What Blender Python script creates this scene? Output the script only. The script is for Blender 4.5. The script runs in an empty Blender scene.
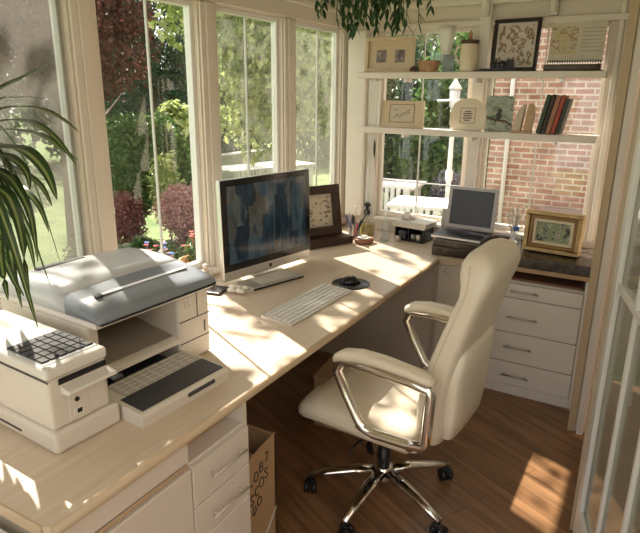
import bpy, bmesh, math, random
from mathutils import Vector, Matrix
R = random.Random(7)
PI = math.pi
sc = bpy.context.scene
C = sc.collection

# ------------------------------------------------------------------ materials
MATS = {}
def mat(name, col, rough=.5, metal=0., spec=.5, var=None, scale=8., stretch=(1, 1, 1), bump=0., trans=0., coat=0., bscale=None):
    if name in MATS: return MATS[name]
    m = bpy.data.materials.new(name); m.use_nodes = True
    nt = m.node_tree; b = nt.nodes['Principled BSDF']
    b.inputs['Base Color'].default_value = (*col, 1); b.inputs['Roughness'].default_value = rough
    b.inputs['Metallic'].default_value = metal; b.inputs['Specular IOR Level'].default_value = spec
    b.inputs['Coat Weight'].default_value = coat
    if trans: b.inputs['Transmission Weight'].default_value = trans
    if var or bump:
        tc = nt.nodes.new('ShaderNodeTexCoord'); mp = nt.nodes.new('ShaderNodeMapping')
        mp.inputs['Scale'].default_value = stretch
        nz = nt.nodes.new('ShaderNodeTexNoise'); nz.inputs['Scale'].default_value = scale; nz.inputs['Detail'].default_value = 6
        nt.links.new(tc.outputs['Object'], mp.inputs[0]); nt.links.new(mp.outputs[0], nz.inputs['Vector'])
        if var:
            r = nt.nodes.new('ShaderNodeValToRGB')
            r.color_ramp.elements[0].position = .32; r.color_ramp.elements[1].position = .68
            r.color_ramp.elements[0].color = (*col, 1); r.color_ramp.elements[1].color = (*var, 1)
            nt.links.new(nz.outputs['Fac'], r.inputs[0]); nt.links.new(r.outputs[0], b.inputs['Base Color'])
        if bump:
            bp = nt.nodes.new('ShaderNodeBump'); bp.inputs['Strength'].default_value = bump; bp.inputs['Distance'].default_value = .01
            src = nz
            if bscale:
                src = nt.nodes.new('ShaderNodeTexNoise'); src.inputs['Scale'].default_value = bscale
                nt.links.new(mp.outputs[0], src.inputs['Vector'])
            nt.links.new(src.outputs['Fac'], bp.inputs['Height']); nt.links.new(bp.outputs[0], b.inputs['Normal'])
    MATS[name] = m
    return m

def brickmat(name, c1, c2, mortar, bw, rh, ms, rot=0., swap=None, rough=.8, noise=0., bump=.3, offset=.5, grain=None):
    m = bpy.data.materials.new(name); m.use_nodes = True
    nt = m.node_tree; b = nt.nodes['Principled BSDF']; b.inputs['Roughness'].default_value = rough
    tc = nt.nodes.new('ShaderNodeTexCoord'); mp = nt.nodes.new('ShaderNodeMapping')
    nt.links.new(tc.outputs['Object'], mp.inputs[0])
    if swap: mp.inputs['Rotation'].default_value = swap
    else: mp.inputs['Rotation'].default_value = (0, 0, rot)
    br = nt.nodes.new('ShaderNodeTexBrick'); br.inputs['Scale'].default_value = 1
    br.inputs['Color1'].default_value = (*c1, 1); br.inputs['Color2'].default_value = (*c2, 1); br.inputs['Mortar'].default_value = (*mortar, 1)
    br.inputs['Brick Width'].default_value = bw; br.inputs['Row Height'].default_value = rh; br.inputs['Mortar Size'].default_value = ms
    br.offset = offset
    nt.links.new(mp.outputs[0], br.inputs['Vector'])
    nz = nt.nodes.new('ShaderNodeTexNoise'); nz.inputs['Scale'].default_value = 1; nz.inputs['Detail'].default_value = 8
    m2 = nt.nodes.new('ShaderNodeMapping'); m2.inputs['Scale'].default_value = grain or (9, 9, 9)
    nt.links.new(mp.outputs[0], m2.inputs[0]); nt.links.new(m2.outputs[0], nz.inputs['Vector'])
    mx = nt.nodes.new('ShaderNodeMix'); mx.data_type = 'RGBA'; mx.blend_type = 'MULTIPLY'; mx.inputs['Factor'].default_value = noise
    rp = nt.nodes.new('ShaderNodeValToRGB'); rp.color_ramp.elements[0].position = .3; rp.color_ramp.elements[1].position = .7
    rp.color_ramp.elements[0].color = (.35, .3, .28, 1); rp.color_ramp.elements[1].color = (1.2, 1.15, 1.1, 1)
    nt.links.new(nz.outputs['Fac'], rp.inputs[0]); nt.links.new(br.outputs['Color'], mx.inputs[6]); nt.links.new(rp.outputs[0], mx.inputs[7])
    nt.links.new(mx.outputs[2], b.inputs['Base Color'])
    bp = nt.nodes.new('ShaderNodeBump'); bp.inputs['Strength'].default_value = bump; bp.inputs['Distance'].default_value = .004; bp.invert = True
    nt.links.new(br.outputs['Fac'], bp.inputs['Height']); nt.links.new(bp.outputs[0], b.inputs['Normal'])
    return m

def leafmat(name, cols, transl=.45, rough=.45):
    m = bpy.data.materials.new(name); m.use_nodes = True
    nt = m.node_tree; b = nt.nodes['Principled BSDF']; b.inputs['Roughness'].default_value = rough
    g = nt.nodes.new('ShaderNodeNewGeometry'); r = nt.nodes.new('ShaderNodeValToRGB')
    el = r.color_ramp.elements
    while len(el) < len(cols): el.new(.5)
    for i, c in enumerate(cols): el[i].position = i / (len(cols) - 1); el[i].color = (*c, 1)
    nt.links.new(g.outputs['Random Per Island'], r.inputs[0]); nt.links.new(r.outputs[0], b.inputs['Base Color'])
    t = nt.nodes.new('ShaderNodeBsdfTranslucent'); nt.links.new(r.outputs[0], t.inputs['Color'])
    mx = nt.nodes.new('ShaderNodeMixShader'); mx.inputs[0].default_value = transl
    nt.links.new(b.outputs[0], mx.inputs[1]); nt.links.new(t.outputs[0], mx.inputs[2])
    nt.links.new(mx.outputs[0], nt.nodes['Material Output'].inputs[0])
    return m

def glassmat(name, tint=(1, 1, 1), haze=0., hazecol=(.6, .6, .58), gloss=.07, ior=False):
    m = bpy.data.materials.new(name); m.use_nodes = True
    nt = m.node_tree; nt.nodes.remove(nt.nodes['Principled BSDF'])
    t = nt.nodes.new('ShaderNodeBsdfTransparent'); t.inputs[0].default_value = (*tint, 1)
    g = nt.nodes.new('ShaderNodeBsdfGlossy'); g.inputs['Roughness'].default_value = .02
    fr = nt.nodes.new('ShaderNodeFresnel'); fr.inputs[0].default_value = 1.45
    mx = nt.nodes.new('ShaderNodeMixShader'); nt.links.new(t.outputs[0], mx.inputs[1]); nt.links.new(g.outputs[0], mx.inputs[2])
    if ior: nt.links.new(fr.outputs[0], mx.inputs[0])
    else: mx.inputs[0].default_value = gloss
    out = mx
    if haze:
        d = nt.nodes.new('ShaderNodeBsdfDiffuse'); d.inputs[0].default_value = (*hazecol, 1)
        tl = nt.nodes.new('ShaderNodeBsdfTranslucent'); tl.inputs[0].default_value = (*hazecol, 1)
        a = nt.nodes.new('ShaderNodeMixShader'); a.inputs[0].default_value = .5
        nt.links.new(d.outputs[0], a.inputs[1]); nt.links.new(tl.outputs[0], a.inputs[2])
        m2 = nt.nodes.new('ShaderNodeMixShader'); m2.inputs[0].default_value = haze
        nt.links.new(mx.outputs[0], m2.inputs[1]); nt.links.new(a.outputs[0], m2.inputs[2]); out = m2
    nt.links.new(out.outputs[0], nt.nodes['Material Output'].inputs[0])
    return m

def picmat(name, cols, scale=14., stretch=(1, 1, 1), emit=0., rough=.4, stops=None, vor=False):
    """a printed picture: patches of several colours"""
    m = bpy.data.materials.new(name); m.use_nodes = True
    nt = m.node_tree; b = nt.nodes['Principled BSDF']; b.inputs['Roughness'].default_value = rough
    tc = nt.nodes.new('ShaderNodeTexCoord'); mp = nt.nodes.new('ShaderNodeMapping'); mp.inputs['Scale'].default_value = stretch
    nz = nt.nodes.new('ShaderNodeTexNoise'); nz.inputs['Scale'].default_value = scale; nz.inputs['Detail'].default_value = 5
    nt.links.new(tc.outputs['Object'], mp.inputs[0]); nt.links.new(mp.outputs[0], nz.inputs['Vector'])
    r = nt.nodes.new('ShaderNodeValToRGB'); el = r.color_ramp.elements
    while len(el) < len(cols): el.new(.5)
    for i, c in enumerate(cols):
        el[i].position = stops[i] if stops else .3 + .4 * i / (len(cols) - 1); el[i].color = (*c, 1)
    src = nz.outputs['Fac']
    if vor:
        v = nt.nodes.new('ShaderNodeTexVoronoi'); v.inputs['Scale'].default_value = scale * .7; v.distance = 'CHEBYCHEV'
        nt.links.new(mp.outputs[0], v.inputs['Vector'])
        ad = nt.nodes.new('ShaderNodeMath'); ad.operation = 'ADD'
        sp = nt.nodes.new('ShaderNodeSeparateColor'); nt.links.new(v.outputs['Color'], sp.inputs[0])
        ml = nt.nodes.new('ShaderNodeMath'); ml.operation = 'MULTIPLY'; ml.inputs[1].default_value = .5
        nt.links.new(sp.outputs[0], ml.inputs[0])
        m3 = nt.nodes.new('ShaderNodeMath'); m3.operation = 'MULTIPLY'; m3.inputs[1].default_value = .5
        nt.links.new(nz.outputs['Fac'], m3.inputs[0])
        nt.links.new(ml.outputs[0], ad.inputs[0]); nt.links.new(m3.outputs[0], ad.inputs[1]); src = ad.outputs[0]
    nt.links.new(src, r.inputs[0]); nt.links.new(r.outputs[0], b.inputs['Base Color'])
    if emit:
        nt.links.new(r.outputs[0], b.inputs['Emission Color']); b.inputs['Emission Strength'].default_value = emit
    return m

CREAM = mat('cream_paint', (.72, .635, .535), .5, var=(.76, .675, .575), scale=3)
CREAM2 = mat('cream_trim_paint', (.74, .68, .60), .4, var=(.78, .72, .64), scale=4)
CAB = mat('cabinet_white_paint', (.80, .74, .66), .4, var=(.83, .77, .69), scale=5)
CEIL = mat('ceiling_paint', (.80, .73, .60), .7)
BIRCH = mat('birch_veneer', (.66, .54, .41), .40, var=(.74, .63, .50), scale=5, stretch=(14, .6, 3), coat=.12)
BIRCHE = mat('birch_edge', (.54, .40, .26), .45, var=(.60, .46, .31), scale=9, stretch=(3, .7, 6))
FLOOR = brickmat('oak_planks', (.27, .145, .070), (.38, .215, .110), (.10, .05, .025), .9, .075, .0012, rot=math.radians(26), rough=.33, noise=.75, bump=.12, offset=.37, grain=(2.2, 28, 1))
BRICK = brickmat('red_brick', (.40, .21, .15), (.56, .36, .29), (.68, .62, .56), .142, .047, .007, swap=(PI / 2, 0, 0), noise=.5, bump=.6)
GLASS = glassmat('window_glass', (.97, .98, .97), gloss=.05)
GLASSH = glassmat('hazy_window_glass', (.95, .96, .93), haze=.12, hazecol=(.66, .67, .58), gloss=.06)  # pale haze mixed into the glass, washing out the view
GLASSM = glassmat('slightly_hazy_glass', (.97, .98, .96), haze=.07, hazecol=(.72, .72, .66), gloss=.05)  # a little haze mixed in, so the view turns paler
SCREEN = glassmat('insect_screen_mesh', (.90, .90, .88), haze=.26, hazecol=(.36, .34, .32), gloss=.0)
DOORG = glassmat('door_glass', (.70, .74, .70), haze=.30, hazecol=(.42, .43, .38), gloss=.30)  # grey-green haze colour stands in for reflected window light
CLEAR = glassmat('clear_bottle_glass', (.93, .96, .95), haze=.14, hazecol=(.75, .78, .76), gloss=.10)
CHROME = mat('chrome', (.80, .78, .74), .12, 1.)
STEEL = mat('brushed_steel', (.62, .60, .57), .32, 1.)
ALU = mat('silver_aluminium', (.72, .71, .70), .35, .8)
LEATH = mat('cream_leather', (.79, .70, .56), .34, var=(.82, .74, .60), scale=6, bump=.10, bscale=180, coat=.12)
BLACK = mat('black_plastic', (.012, .012, .014), .35)
BLACKG = mat('black_gloss', (.01, .011, .013), .12)
DGREY = mat('dark_grey_plastic', (.05, .052, .058), .4)
PCREAM = mat('printer_ivory_plastic', (.72, .67, .59), .42, var=(.74, .69, .61), scale=4)
PWHITE = mat('printer_white_plastic', (.78, .75, .70), .35)
PGREY = mat('printer_blue_grey_plastic', (.24, .27, .31), .38)
PLID = mat('printer_lid_light_grey', (.62, .65, .68), .32)
TRAYG = mat('tray_grey_paper_rest', (.50, .47, .42), .55)
WHITE = mat('white_plastic', (.82, .81, .78), .35)
PAPER = mat('white_paper', (.82, .79, .72), .8)
DWOOD = mat('dark_walnut', (.030, .014, .008), .38, var=(.055, .027, .015), scale=6, stretch=(2, 2, 12))
TAN = mat('tan_wood', (.50, .32, .17), .5, var=(.58, .39, .22), scale=7, stretch=(2, 2, 10))
GOLD = mat('antique_gold', (.42, .30, .13), .36, .5, var=(.55, .40, .19), scale=20)
STONE = mat('dark_granite', (.022, .017, .014), .25, var=(.085, .062, .046), scale=28)
CARD = mat('cardboard', (.44, .28, .15), .8, var=(.48, .32, .18), scale=5)
CARDD = mat('brown_cardboard', (.22, .12, .06), .8)
CERAM = mat('ivory_ceramic', (.72, .62, .46), .4, var=(.76, .66, .50), scale=9)
TANP = mat('tan_paper_mount', (.62, .50, .34), .75, var=(.66, .54, .38), scale=9)
WICK = mat('wicker', (.36, .20, .10), .7, var=(.50, .31, .17), scale=60, bump=.5)
CURT = mat('white_curtain_cloth', (.88, .86, .80), .8)
TERRA = mat('terracotta', (.55, .24, .10), .75)
WPAINT = mat('white_garden_paint', (.80, .80, .78), .5)
BARK = mat('bark', (.10, .07, .05), .9, var=(.17, .13, .10), scale=12, bump=.6)
SOIL = mat('soil', (.05, .03, .02), .95)
GRASS = mat('lawn_grass', (.11, .18, .05), .9, var=(.24, .32, .12), scale=3, bump=.8, bscale=60)
SOILBED = mat('garden_bed_soil', (.10, .08, .05), .95, var=(.16, .13, .08), scale=6, bump=.6)
HILLM = mat('stone_wall', (.34, .32, .28), .9, var=(.42, .40, .36), scale=5)

# ------------------------------------------------------------------ mesh helpers
class MB:
    def __init__(s): s.bm = bmesh.new(); s.mi = 0
    def _fin(s, faces, mi=None):
        for f in faces: f.material_index = s.mi if mi is None else mi
    def box(s, x0, x1, y0, y1, z0, z1, bev=0., seg=2, mtx=None):
        x0, x1 = sorted((x0, x1)); y0, y1 = sorted((y0, y1)); z0, z1 = sorted((z0, z1))
        t = bmesh.new(); bmesh.ops.create_cube(t, size=1)
        for v in t.verts: v.co = Vector(((v.co.x + .5) * (x1 - x0) + x0, (v.co.y + .5) * (y1 - y0) + y0, (v.co.z + .5) * (z1 - z0) + z0))
        if bev: bmesh.ops.bevel(t, geom=t.edges[:], offset=min(bev, .45 * min(x1 - x0, y1 - y0, z1 - z0)), segments=seg, profile=.5, affect='EDGES')
        s.merge(t, mtx); return s
    def merge(s, t, mtx=None):
        if mtx is not None: bmesh.ops.transform(t, matrix=mtx, verts=t.verts)
        mp = {v: s.bm.verts.new(v.co) for v in t.verts}
        for f in t.faces:
            try: nf = s.bm.faces.new([mp[v] for v in f.verts])
            except ValueError: continue
            nf.material_index = s.mi; nf.smooth = f.smooth
        t.free()
    def cyl(s, p0, p1, r, r1=None, seg=16, bev=0.):
        p0, p1 = Vector(p0), Vector(p1); r1 = r if r1 is None else r1
        return s.tube([p0, p1], [r, r1], seg)
    def tube(s, pts, rad, seg=8, flat=1., up=None, closed=False, caps=True):
        pts = [Vector(p) for p in pts]; n = len(pts)
        if not hasattr(rad, '__len__'): rad = [rad] * n
        prev = None; rings = []
        for i, p in enumerate(pts):
            if closed: d = pts[(i + 1) % n] - pts[i - 1]
            else: d = pts[min(i + 1, n - 1)] - pts[max(i - 1, 0)]
            if d.length < 1e-9: d = Vector((0, 0, 1))
            d.normalize()
            if up is not None: a = Vector(up)
            elif prev is not None: a = prev
            else: a = Vector((0, 0, 1)) if abs(d.z) < .9 else Vector((1, 0, 0))
            a = (a - d * a.dot(d))
            if a.length < 1e-6: a = Vector((1, 0, 0)) - d * d.x
            a.normalize(); b = d.cross(a); prev = a
            rings.append([s.bm.verts.new(p + a * math.cos(2 * PI * k / seg) * rad[i] * flat + b * math.sin(2 * PI * k / seg) * rad[i]) for k in range(seg)])
        m = n if closed else n - 1
        for i in range(m):
            A, B = rings[i], rings[(i + 1) % n]
            for k in range(seg):
                f = s.bm.faces.new((A[k], A[(k + 1) % seg], B[(k + 1) % seg], B[k])); f.material_index = s.mi; f.smooth = True
        if caps and not closed:
            for q in (rings[0][::-1], rings[-1]):
                f = s.bm.faces.new(q); f.material_index = s.mi
        return s
    def lathe(s, prof, c=(0, 0, 0), seg=24, sx=1., sy=1.):
        c = Vector(c); rings = []
        for r, z in prof:
            rings.append([s.bm.verts.new(c + Vector((r * sx * math.cos(2 * PI * k / seg), r * sy * math.sin(2 * PI * k / seg), z))) for k in range(seg)])
        for A, B in zip(rings, rings[1:]):
            for k in range(seg):
                f = s.bm.faces.new((A[k], A[(k + 1) % seg], B[(k + 1) % seg], B[k])); f.material_index = s.mi; f.smooth = True
        for q, (r, z) in ((rings[0][::-1], prof[0]), (rings[-1], prof[-1])):
            if r > 1e-5: f = s.bm.faces.new(q); f.material_index = s.mi
        return s
    def loft(s, rings, caps=True, smooth=True):
        rr = [[s.bm.verts.new(p) for p in r] for r in rings]; n = len(rr[0])
        for A, B in zip(rr, rr[1:]):
            for k in range(n):
                f = s.bm.faces.new((A[k], A[(k + 1) % n], B[(k + 1) % n], B[k])); f.material_index = s.mi; f.smooth = smooth
        if caps:
            for q in (rr[0][::-1], rr[-1]):
                f = s.bm.faces.new(q); f.material_index = s.mi; f.smooth = smooth
        return s
    def prism(s, poly, a0, a1, axis='z'):
        """extrude a polygon given in the other two axes"""
        def P(u, v, w): return {'z': (u, v, w), 'y': (u, w, v), 'x': (w, u, v)}[axis]
        A = [s.bm.verts.new(P(u, v, a0)) for u, v in poly]; B = [s.bm.verts.new(P(u, v, a1)) for u, v in poly]; n = len(poly)
        for k in range(n):
            f = s.bm.faces.new((A[k], A[(k + 1) % n], B[(k + 1) % n], B[k])); f.material_index = s.mi
        f = s.bm.faces.new(A[::-1]); f.material_index = s.mi
        f = s.bm.faces.new(B); f.material_index = s.mi
        return s
    def ball(s, c, r, sx=1., sy=1., sz=1., sub=2):
        t = bmesh.new(); bmesh.ops.create_icosphere(t, subdivisions=sub, radius=r)
        for v in t.verts: v.co = Vector((v.co.x * sx + c[0], v.co.y * sy + c[1], v.co.z * sz + c[2]))
        for f in t.faces: f.smooth = True
        s.merge(t); return s
    def build(s, name, mats, parent=None, loc=None, rot=None, mod=None):
        bmesh.ops.recalc_face_normals(s.bm, faces=s.bm.faces)
        me = bpy.data.meshes.new(name); s.bm.to_mesh(me); s.bm.free()
        for m in (mats if isinstance(mats, (list, tuple)) else [mats]): me.materials.append(m)
        o = bpy.data.objects.new(name, me); C.objects.link(o)
        if parent: o.parent = parent
        if loc: o.location = loc
        if rot: o.rotation_euler = rot
        if mod == 'sub':
            q = o.modifiers.new('Subdivision', 'SUBSURF'); q.levels = q.render_levels = 2
        return o

def box(name, m, x0, x1, y0, y1, z0, z1, parent=None, bev=0., **k):
    return MB().box(x0, x1, y0, y1, z0, z1, bev).build(name, m, parent, **k)
def thing(name, label, cat, loc=(0, 0, 0), rz=0., group=None, rot=None):
    o = bpy.data.objects.new(name, None); C.objects.link(o); o.empty_display_size = .05
    o.location = loc; o.rotation_euler = rot or (0, 0, rz)
    return tag(o, label, cat, group)
def tag(o, label, cat, group=None):
    o['label'] = label; o['category'] = cat
    if group: o['group'] = group
    return o
def struct(o): o['kind'] = 'structure'; return o
def rmat(axis, deg, piv=(0, 0, 0)):
    return Matrix.Translation(piv) @ Matrix.Rotation(math.radians(deg), 4, axis) @ Matrix.Translation(-Vector(piv))

# ------------------------------------------------------------------ camera
CAM = (1.8066, -.5836, 1.6055, .5229, -.29155, .01025, 585.0)
cd = bpy.data.cameras.new('camera'); cam = bpy.data.objects.new('camera', cd); C.objects.link(cam); sc.camera = cam
cx, cy, cz, yaw, pit, rol, fpx = CAM
F = Vector((-math.sin(yaw) * math.cos(pit), math.cos(yaw) * math.cos(pit), math.sin(pit)))
Rr = Vector((math.cos(yaw), math.sin(yaw), 0)); Uu = Rr.cross(F)
R2 = Rr * math.cos(rol) + Uu * math.sin(rol); U2 = -Rr * math.sin(rol) + Uu * math.cos(rol)
mw = Matrix((R2, U2, -F)).transposed().to_4x4(); mw.translation = (cx, cy, cz); cam.matrix_world = mw
cd.sensor_fit = 'HORIZONTAL'; cd.sensor_width = 36; cd.lens = fpx * 36 / 640; cd.clip_start = .02; cd.clip_end = 300

# ------------------------------------------------------------------ the room
YB = 2.85     # inner face of the back wall
ZC = 2.42
pa = .949; w = .531; p = .122
y1 = pa - p; yb0 = pa + w; yb1 = yb0 + p; yc0 = yb1 + w; yc1 = yc0 + p; yd = yc1 + w
HEAD = 1.965; SILL = .79
wl = MB()
wl.box(-.08, 0, -1.6, YB + .1, -.4, SILL)                                  # below the sill
wl.box(-.08, 0, -1.6, YB + .1, HEAD, ZC)                                   # above the head
for a, b in ((-1.6, -.55), (y1, pa), (yb0, yb1), (yc0, yc1), (yd, YB + .1)): wl.box(-.07, 0, a, b, SILL, HEAD)
struct(wl.build('wall_left', CREAM))
tr = MB()
for a, b in ((y1, pa), (yb0, yb1), (yc0, yc1)):
    tr.box(0, .012, a + .008, b - .008, SILL, HEAD, .003)
    tr.box(.012, .022, a + .035, b - .035, SILL, HEAD, .003)
tr.box(0, .012, yd + .008, YB - .004, SILL, HEAD, .003)
tr.box(0, .018, -1.6, YB - .004, HEAD + .005, HEAD + .075, .004)
tr.box(0, .045, -1.6, YB - .004, HEAD + .075, HEAD + .105, .008)
tr.box(0, .028, -1.6, YB - .004, HEAD + .105, HEAD + .19, .004)
tr.box(0, .03, -1.6, YB - .004, SILL - .03, SILL, .004)
struct(tr.build('trim_1', CREAM2))
MUNT = mat('grey_white_muntin', (.58, .58, .55), .5)
def window(n, a, b, z0, z1, glass, axis='y', plane=-.04, muntins=(), hm=(), fw=.022, screen=False):
    """a glazed sash: a..b along the wall, z0..z1 up"""
    fr = MB(); d = .018
    def bx(u0, u1, v0, v1, e=0., d=d):
        if axis == 'y': fr.box(plane - d + e, plane + d - e, u0, u1, v0, v1, .003)
        else: fr.box(u0, u1, plane - d + e, plane + d - e, v0, v1, .003)
    bx(a, a + fw, z0, z1); bx(b - fw, b, z0, z1); bx(a + fw, b - fw, z0, z0 + fw * 1.4); bx(a + fw, b - fw, z1 - fw, z1)
    o = struct(fr.build('window_%d' % n, WPAINT if axis == 'y' else CREAM2))
    for q in muntins:
        fr = MB(); bx(q - .0038, q + .0038, z0 + fw * 1.4, z1 - fw, .011); struct(fr.build('muntin', MUNT, o))
    for q in hm:
        fr = MB(); bx(a + fw, b - fw, q - .0038, q + .0038, .011); struct(fr.build('muntin', MUNT, o))
    g = MB()
    if axis == 'y': g.box(plane - .002, plane + .002, a + fw, b - fw, z0 + fw, z1 - fw)
    else: g.box(a + fw, b - fw, plane - .002, plane + .002, z0 + fw, z1 - fw)
    struct(g.build('window_glass', glass, o))
    if screen:
        g = MB(); g.box(plane + .022, plane + .0235, a + .01, b - .01, z0 + .01, z1 - .01); struct(g.build('insect_screen', SCREEN, o))
window(1, -.55, y1, SILL, HEAD, GLASS, screen=True)
window(2, pa, yb0, SILL, HEAD, GLASS, muntins=((pa + yb0) / 2 + .01,))
window(3, yb1, yc0, SILL, HEAD, GLASSM, muntins=((yb1 + yc0) / 2,))
window(4, yc1, yd, SILL, HEAD, GLASSH, muntins=((yc1 + yd) / 2 + .04,))
# back wall
XR = 1.62
wb = MB()
wb.box(0, XR + .1, YB, YB + .1, -.4, .83); wb.box(0, XR + .1, YB, YB + .1, 1.955, ZC)
for a, b in ((0, .235), (.80, .895), (1.495, XR + .1)): wb.box(a, b, YB, YB + .1, .83, 1.955)
struct(wb.build('wall_back', CREAM))
tb = MB()
tb.box(.05, .17, YB - .07, YB, .83, 1.955, .006); tb.box(.17, .215, YB - .03, YB, .83, 1.955, .005)
tb.box(.815, .88, YB - .022, YB, .83, 1.955, .004)
tb.box(1.52, 1.545, YB - .02, YB, .83, ZC, .004)
tb.box(.045, 1.6, YB - .03, YB, 1.955, 1.985, .006); tb.box(.045, 1.6, YB - .05, YB, 2.06, 2.10, .01)
tb.box(.24, 1.49, YB - .04, YB + .0, .81, .83, .004)
tb.box(.84, .90, YB - .055, YB, 1.72, ZC - .002, .006)
tb.box(1.19, 1.23, YB - .045, YB, 1.99, ZC - .002, .005)
for xc, w_c in ((.87, .022), (1.21, .016)):
    tb.tube([(xc, YB - .05, 2.00), (xc, YB - .075, 2.10), (xc, YB - .13, 2.19), (xc, YB - .20, 2.25), (xc, YB - .26, 2.34)], w_c, 10)
    tb.box(xc - w_c, xc + w_c, YB - .29, YB - .04, 2.335, 2.40, .006)
struct(tb.build('trim_2', CREAM2))
window(5, .235, .80, .83, 1.955, GLASS, 'x', YB + .045, muntins=(.50,), hm=(1.06,))
window(6, .895, 1.495, .83, 1.955, GLASS, 'x', YB + .045, muntins=(1.185,))
wr = MB()
wr.box(XR, XR + .1, 2.27, YB, -.4, ZC); wr.box(XR, XR + .1, -1.6, 2.27, 2.12, ZC); wr.box(1.98, 2.08, -1.6, -.9, -.4, ZC)
struct(wr.build('wall_right', CREAM))
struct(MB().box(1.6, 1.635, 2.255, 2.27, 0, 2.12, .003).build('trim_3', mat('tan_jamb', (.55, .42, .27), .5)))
tj = MB(); tj.box(1.642, 1.672, 2.235, 2.27, .0, 2.12, .004); struct(tj.build('trim_4', CREAM2))
struct(box('wall_front', CREAM, -.08, .6, -1.7, -1.6, -.4, ZC))
fl = MB(); fl.box(-.08, 3.2, -1.7, YB + .1, -.06, 0); struct(fl.build('floor', FLOOR))
ce = MB(); ce.box(-.25, 2.2, -1.7, YB + .2, ZC, ZC + .08); struct(ce.build('ceiling', CEIL))
struct(box('baseboard_right', CREAM2, XR - .012, XR, 2.29, YB, 0, .09, bev=.003))

# doors: a pair of folded white glazed leaves at the opening on the right
def leaf(n, x0, y0, x1_, y1_, rows, glass, fm=WHITE, sw=.075):
    L = math.hypot(x1_ - x0, y1_ - y0); a = math.atan2(y1_ - y0, x1_ - x0)
    o = struct(MB().box(0, L, -.018, .018, .012, .16, .004).box(0, L, -.018, .018, 1.93, 2.04, .004)
               .box(0, sw, -.018, .018, .16, 1.93, .004).box(L - sw, L, -.018, .018, .16, 1.93, .004).build('door_%d' % n, fm))
    o.location = (x0, y0, 0); o.rotation_euler = (0, 0, a)
    m = MB()
    for z in rows: m.box(sw, L - sw, -.014, .014, z - .011, z + .011, .003)
    for k in (1, 2): m.box(sw + (L - .15) * k / 3 - .009, sw + (L - .15) * k / 3 + .009, -.0135, .0135, .16, 1.93, .003)
    struct(m.build('muntins', fm, o))
    struct(MB().box(sw, L - sw, -.0025, .0025, .16, 1.93).build('door_glass', glass, o))
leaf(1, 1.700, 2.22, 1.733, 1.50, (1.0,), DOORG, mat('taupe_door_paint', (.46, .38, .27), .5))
leaf(2, 1.745, 1.47, 1.960, .62, (1.02,), DOORG, WHITE, .05)

# ------------------------------------------------------------------ desk and cabinets
desk = thing('desk_worktop', 'long pale birch worktop under the left windows, turning the back corner', 'desk')
poly = [(.001, 0), (.824, 0), (.83, .006), (.83, 2.39), (1.055, 2.455), (1.055, YB - .001), (.001, YB - .001)]
MB().prism(poly, .712, .74).build('top', BIRCH, desk)
MB().tube([(.8315, .008, .7255), (.8315, 2.39, .7255)], .0143, 10, flat=.999).build('front_edge', BIRCHE, desk)
MB().prism([(.832, 2.378), (1.055, 2.443), (1.055, 2.457), (.832, 2.392)], .708, .7395).build('corner_edge', BIRCHE, desk)
MB().box(.001, .815, -.006, .001, .71, .7395, .003).build('end_edge', BIRCHE, desk)
hk = MB(); hk.tube([(.885, 2.385, .69), (.885, 2.36, .688), (.90, 2.35, .675), (.92, 2.355, .67)], .005, 8); 

CABH = mat('pale_handle_metal', (.66, .62, .56), .35, .4)
cb = thing('base_cabinet', 'white base cabinet with drawers under the near end of the desk', 'cabinet', (0, 0, 0))
MB().box(.12, .80, .02, .04, 0, .712).box(.12, .80, .69, .71, 0, .712).box(.12, .14, .04, .69, 0, .712).box(.14, .80, .04, .69, .08, .10)\
    .box(.14, .78, .435, .45, .10, .60).box(.14, .80, .04, .69, .60, .615).box(.72, .79, .04, .69, 0, .08).box(.14, .80, .43, .445, .615, .711).build('carcass', CAB, cb)
MB().box(.80, .806, .02, .44, .625, .7095, .001).build('fascia_panel', CAB, cb)
MB().box(.806, .812, .03, .43, .612, .624, .001).build('wood_strip', BIRCHE, cb)
MB().box(.80, .818, .03, .435, .10, .606, .003).build('door', CAB, cb)
def bar_handle(parent, p0, p1, out, mname=STEEL, r=.005):
    p0, p1, out = Vector(p0), Vector(p1), Vector(out)
    m = MB(); m.tube([p0 + out, p1 + out], r, 10)
    for t in (.12, .88): m.tube([p0.lerp(p1, t), p0.lerp(p1, t) + out], r * .8, 8)
    return m.build('handle', mname, parent)
for z0, z1 in ((.475, .606), (.355, .470), (.10, .350)):
    d = MB().box(.80, .818, .44, .695, z0, z1, .003).build('drawer', CAB, cb)
    bar_handle(d, (.818, .495, z1 - .055), (.818, .655, z1 - .055), (.024, 0, 0), CABH, .004) if z0 > .2 else None
MB().box(.35, .74, .47, .66, .6155, .650, .002).build('shelf_insert', TAN, cb)

sc1 = thing('side_cabinet', 'low white cabinet beyond the near end of the desk, beneath the strappy plant', 'cabinet', (0, 0, 0))
MB().box(.05, .80, -.62, -.012, .05, .66, .006).build('body', CAB, sc1)
MB().box(.04, .82, -.63, -.010, .66, .682, .004).build('top', WHITE, sc1)
MB().box(.10, .76, -.60, -.03, 0, .05).build('plinth', CAB, sc1)
for a, b in ((-.615, -.32), (-.312, -.018)):
    d = MB().box(.80, .816, a, b, .06, .65, .003).build('door', CAB, sc1); bar_handle(d, (.816, (a + b) / 2, .5), (.816, (a + b) / 2, .6), (.024, 0, 0))

cc = thing('corner_cabinet', 'plain cream corner cabinet closing the far end of the knee space', 'cabinet')
MB().box(.06, .80, 2.42, 2.435, 0, .71).prism([(.80, 2.42), (.835, 2.41), (1.045, 2.474), (1.045, 2.83), (.80, 2.83)], .07, .71).build('body', CREAM, cc)
MB().prism([(.84, 2.402), (1.04, 2.4635), (1.04, 2.473), (.84, 2.4115)], .09, .70).build('door', CREAM, cc)
hk.build('hook', STEEL, cc)

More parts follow.
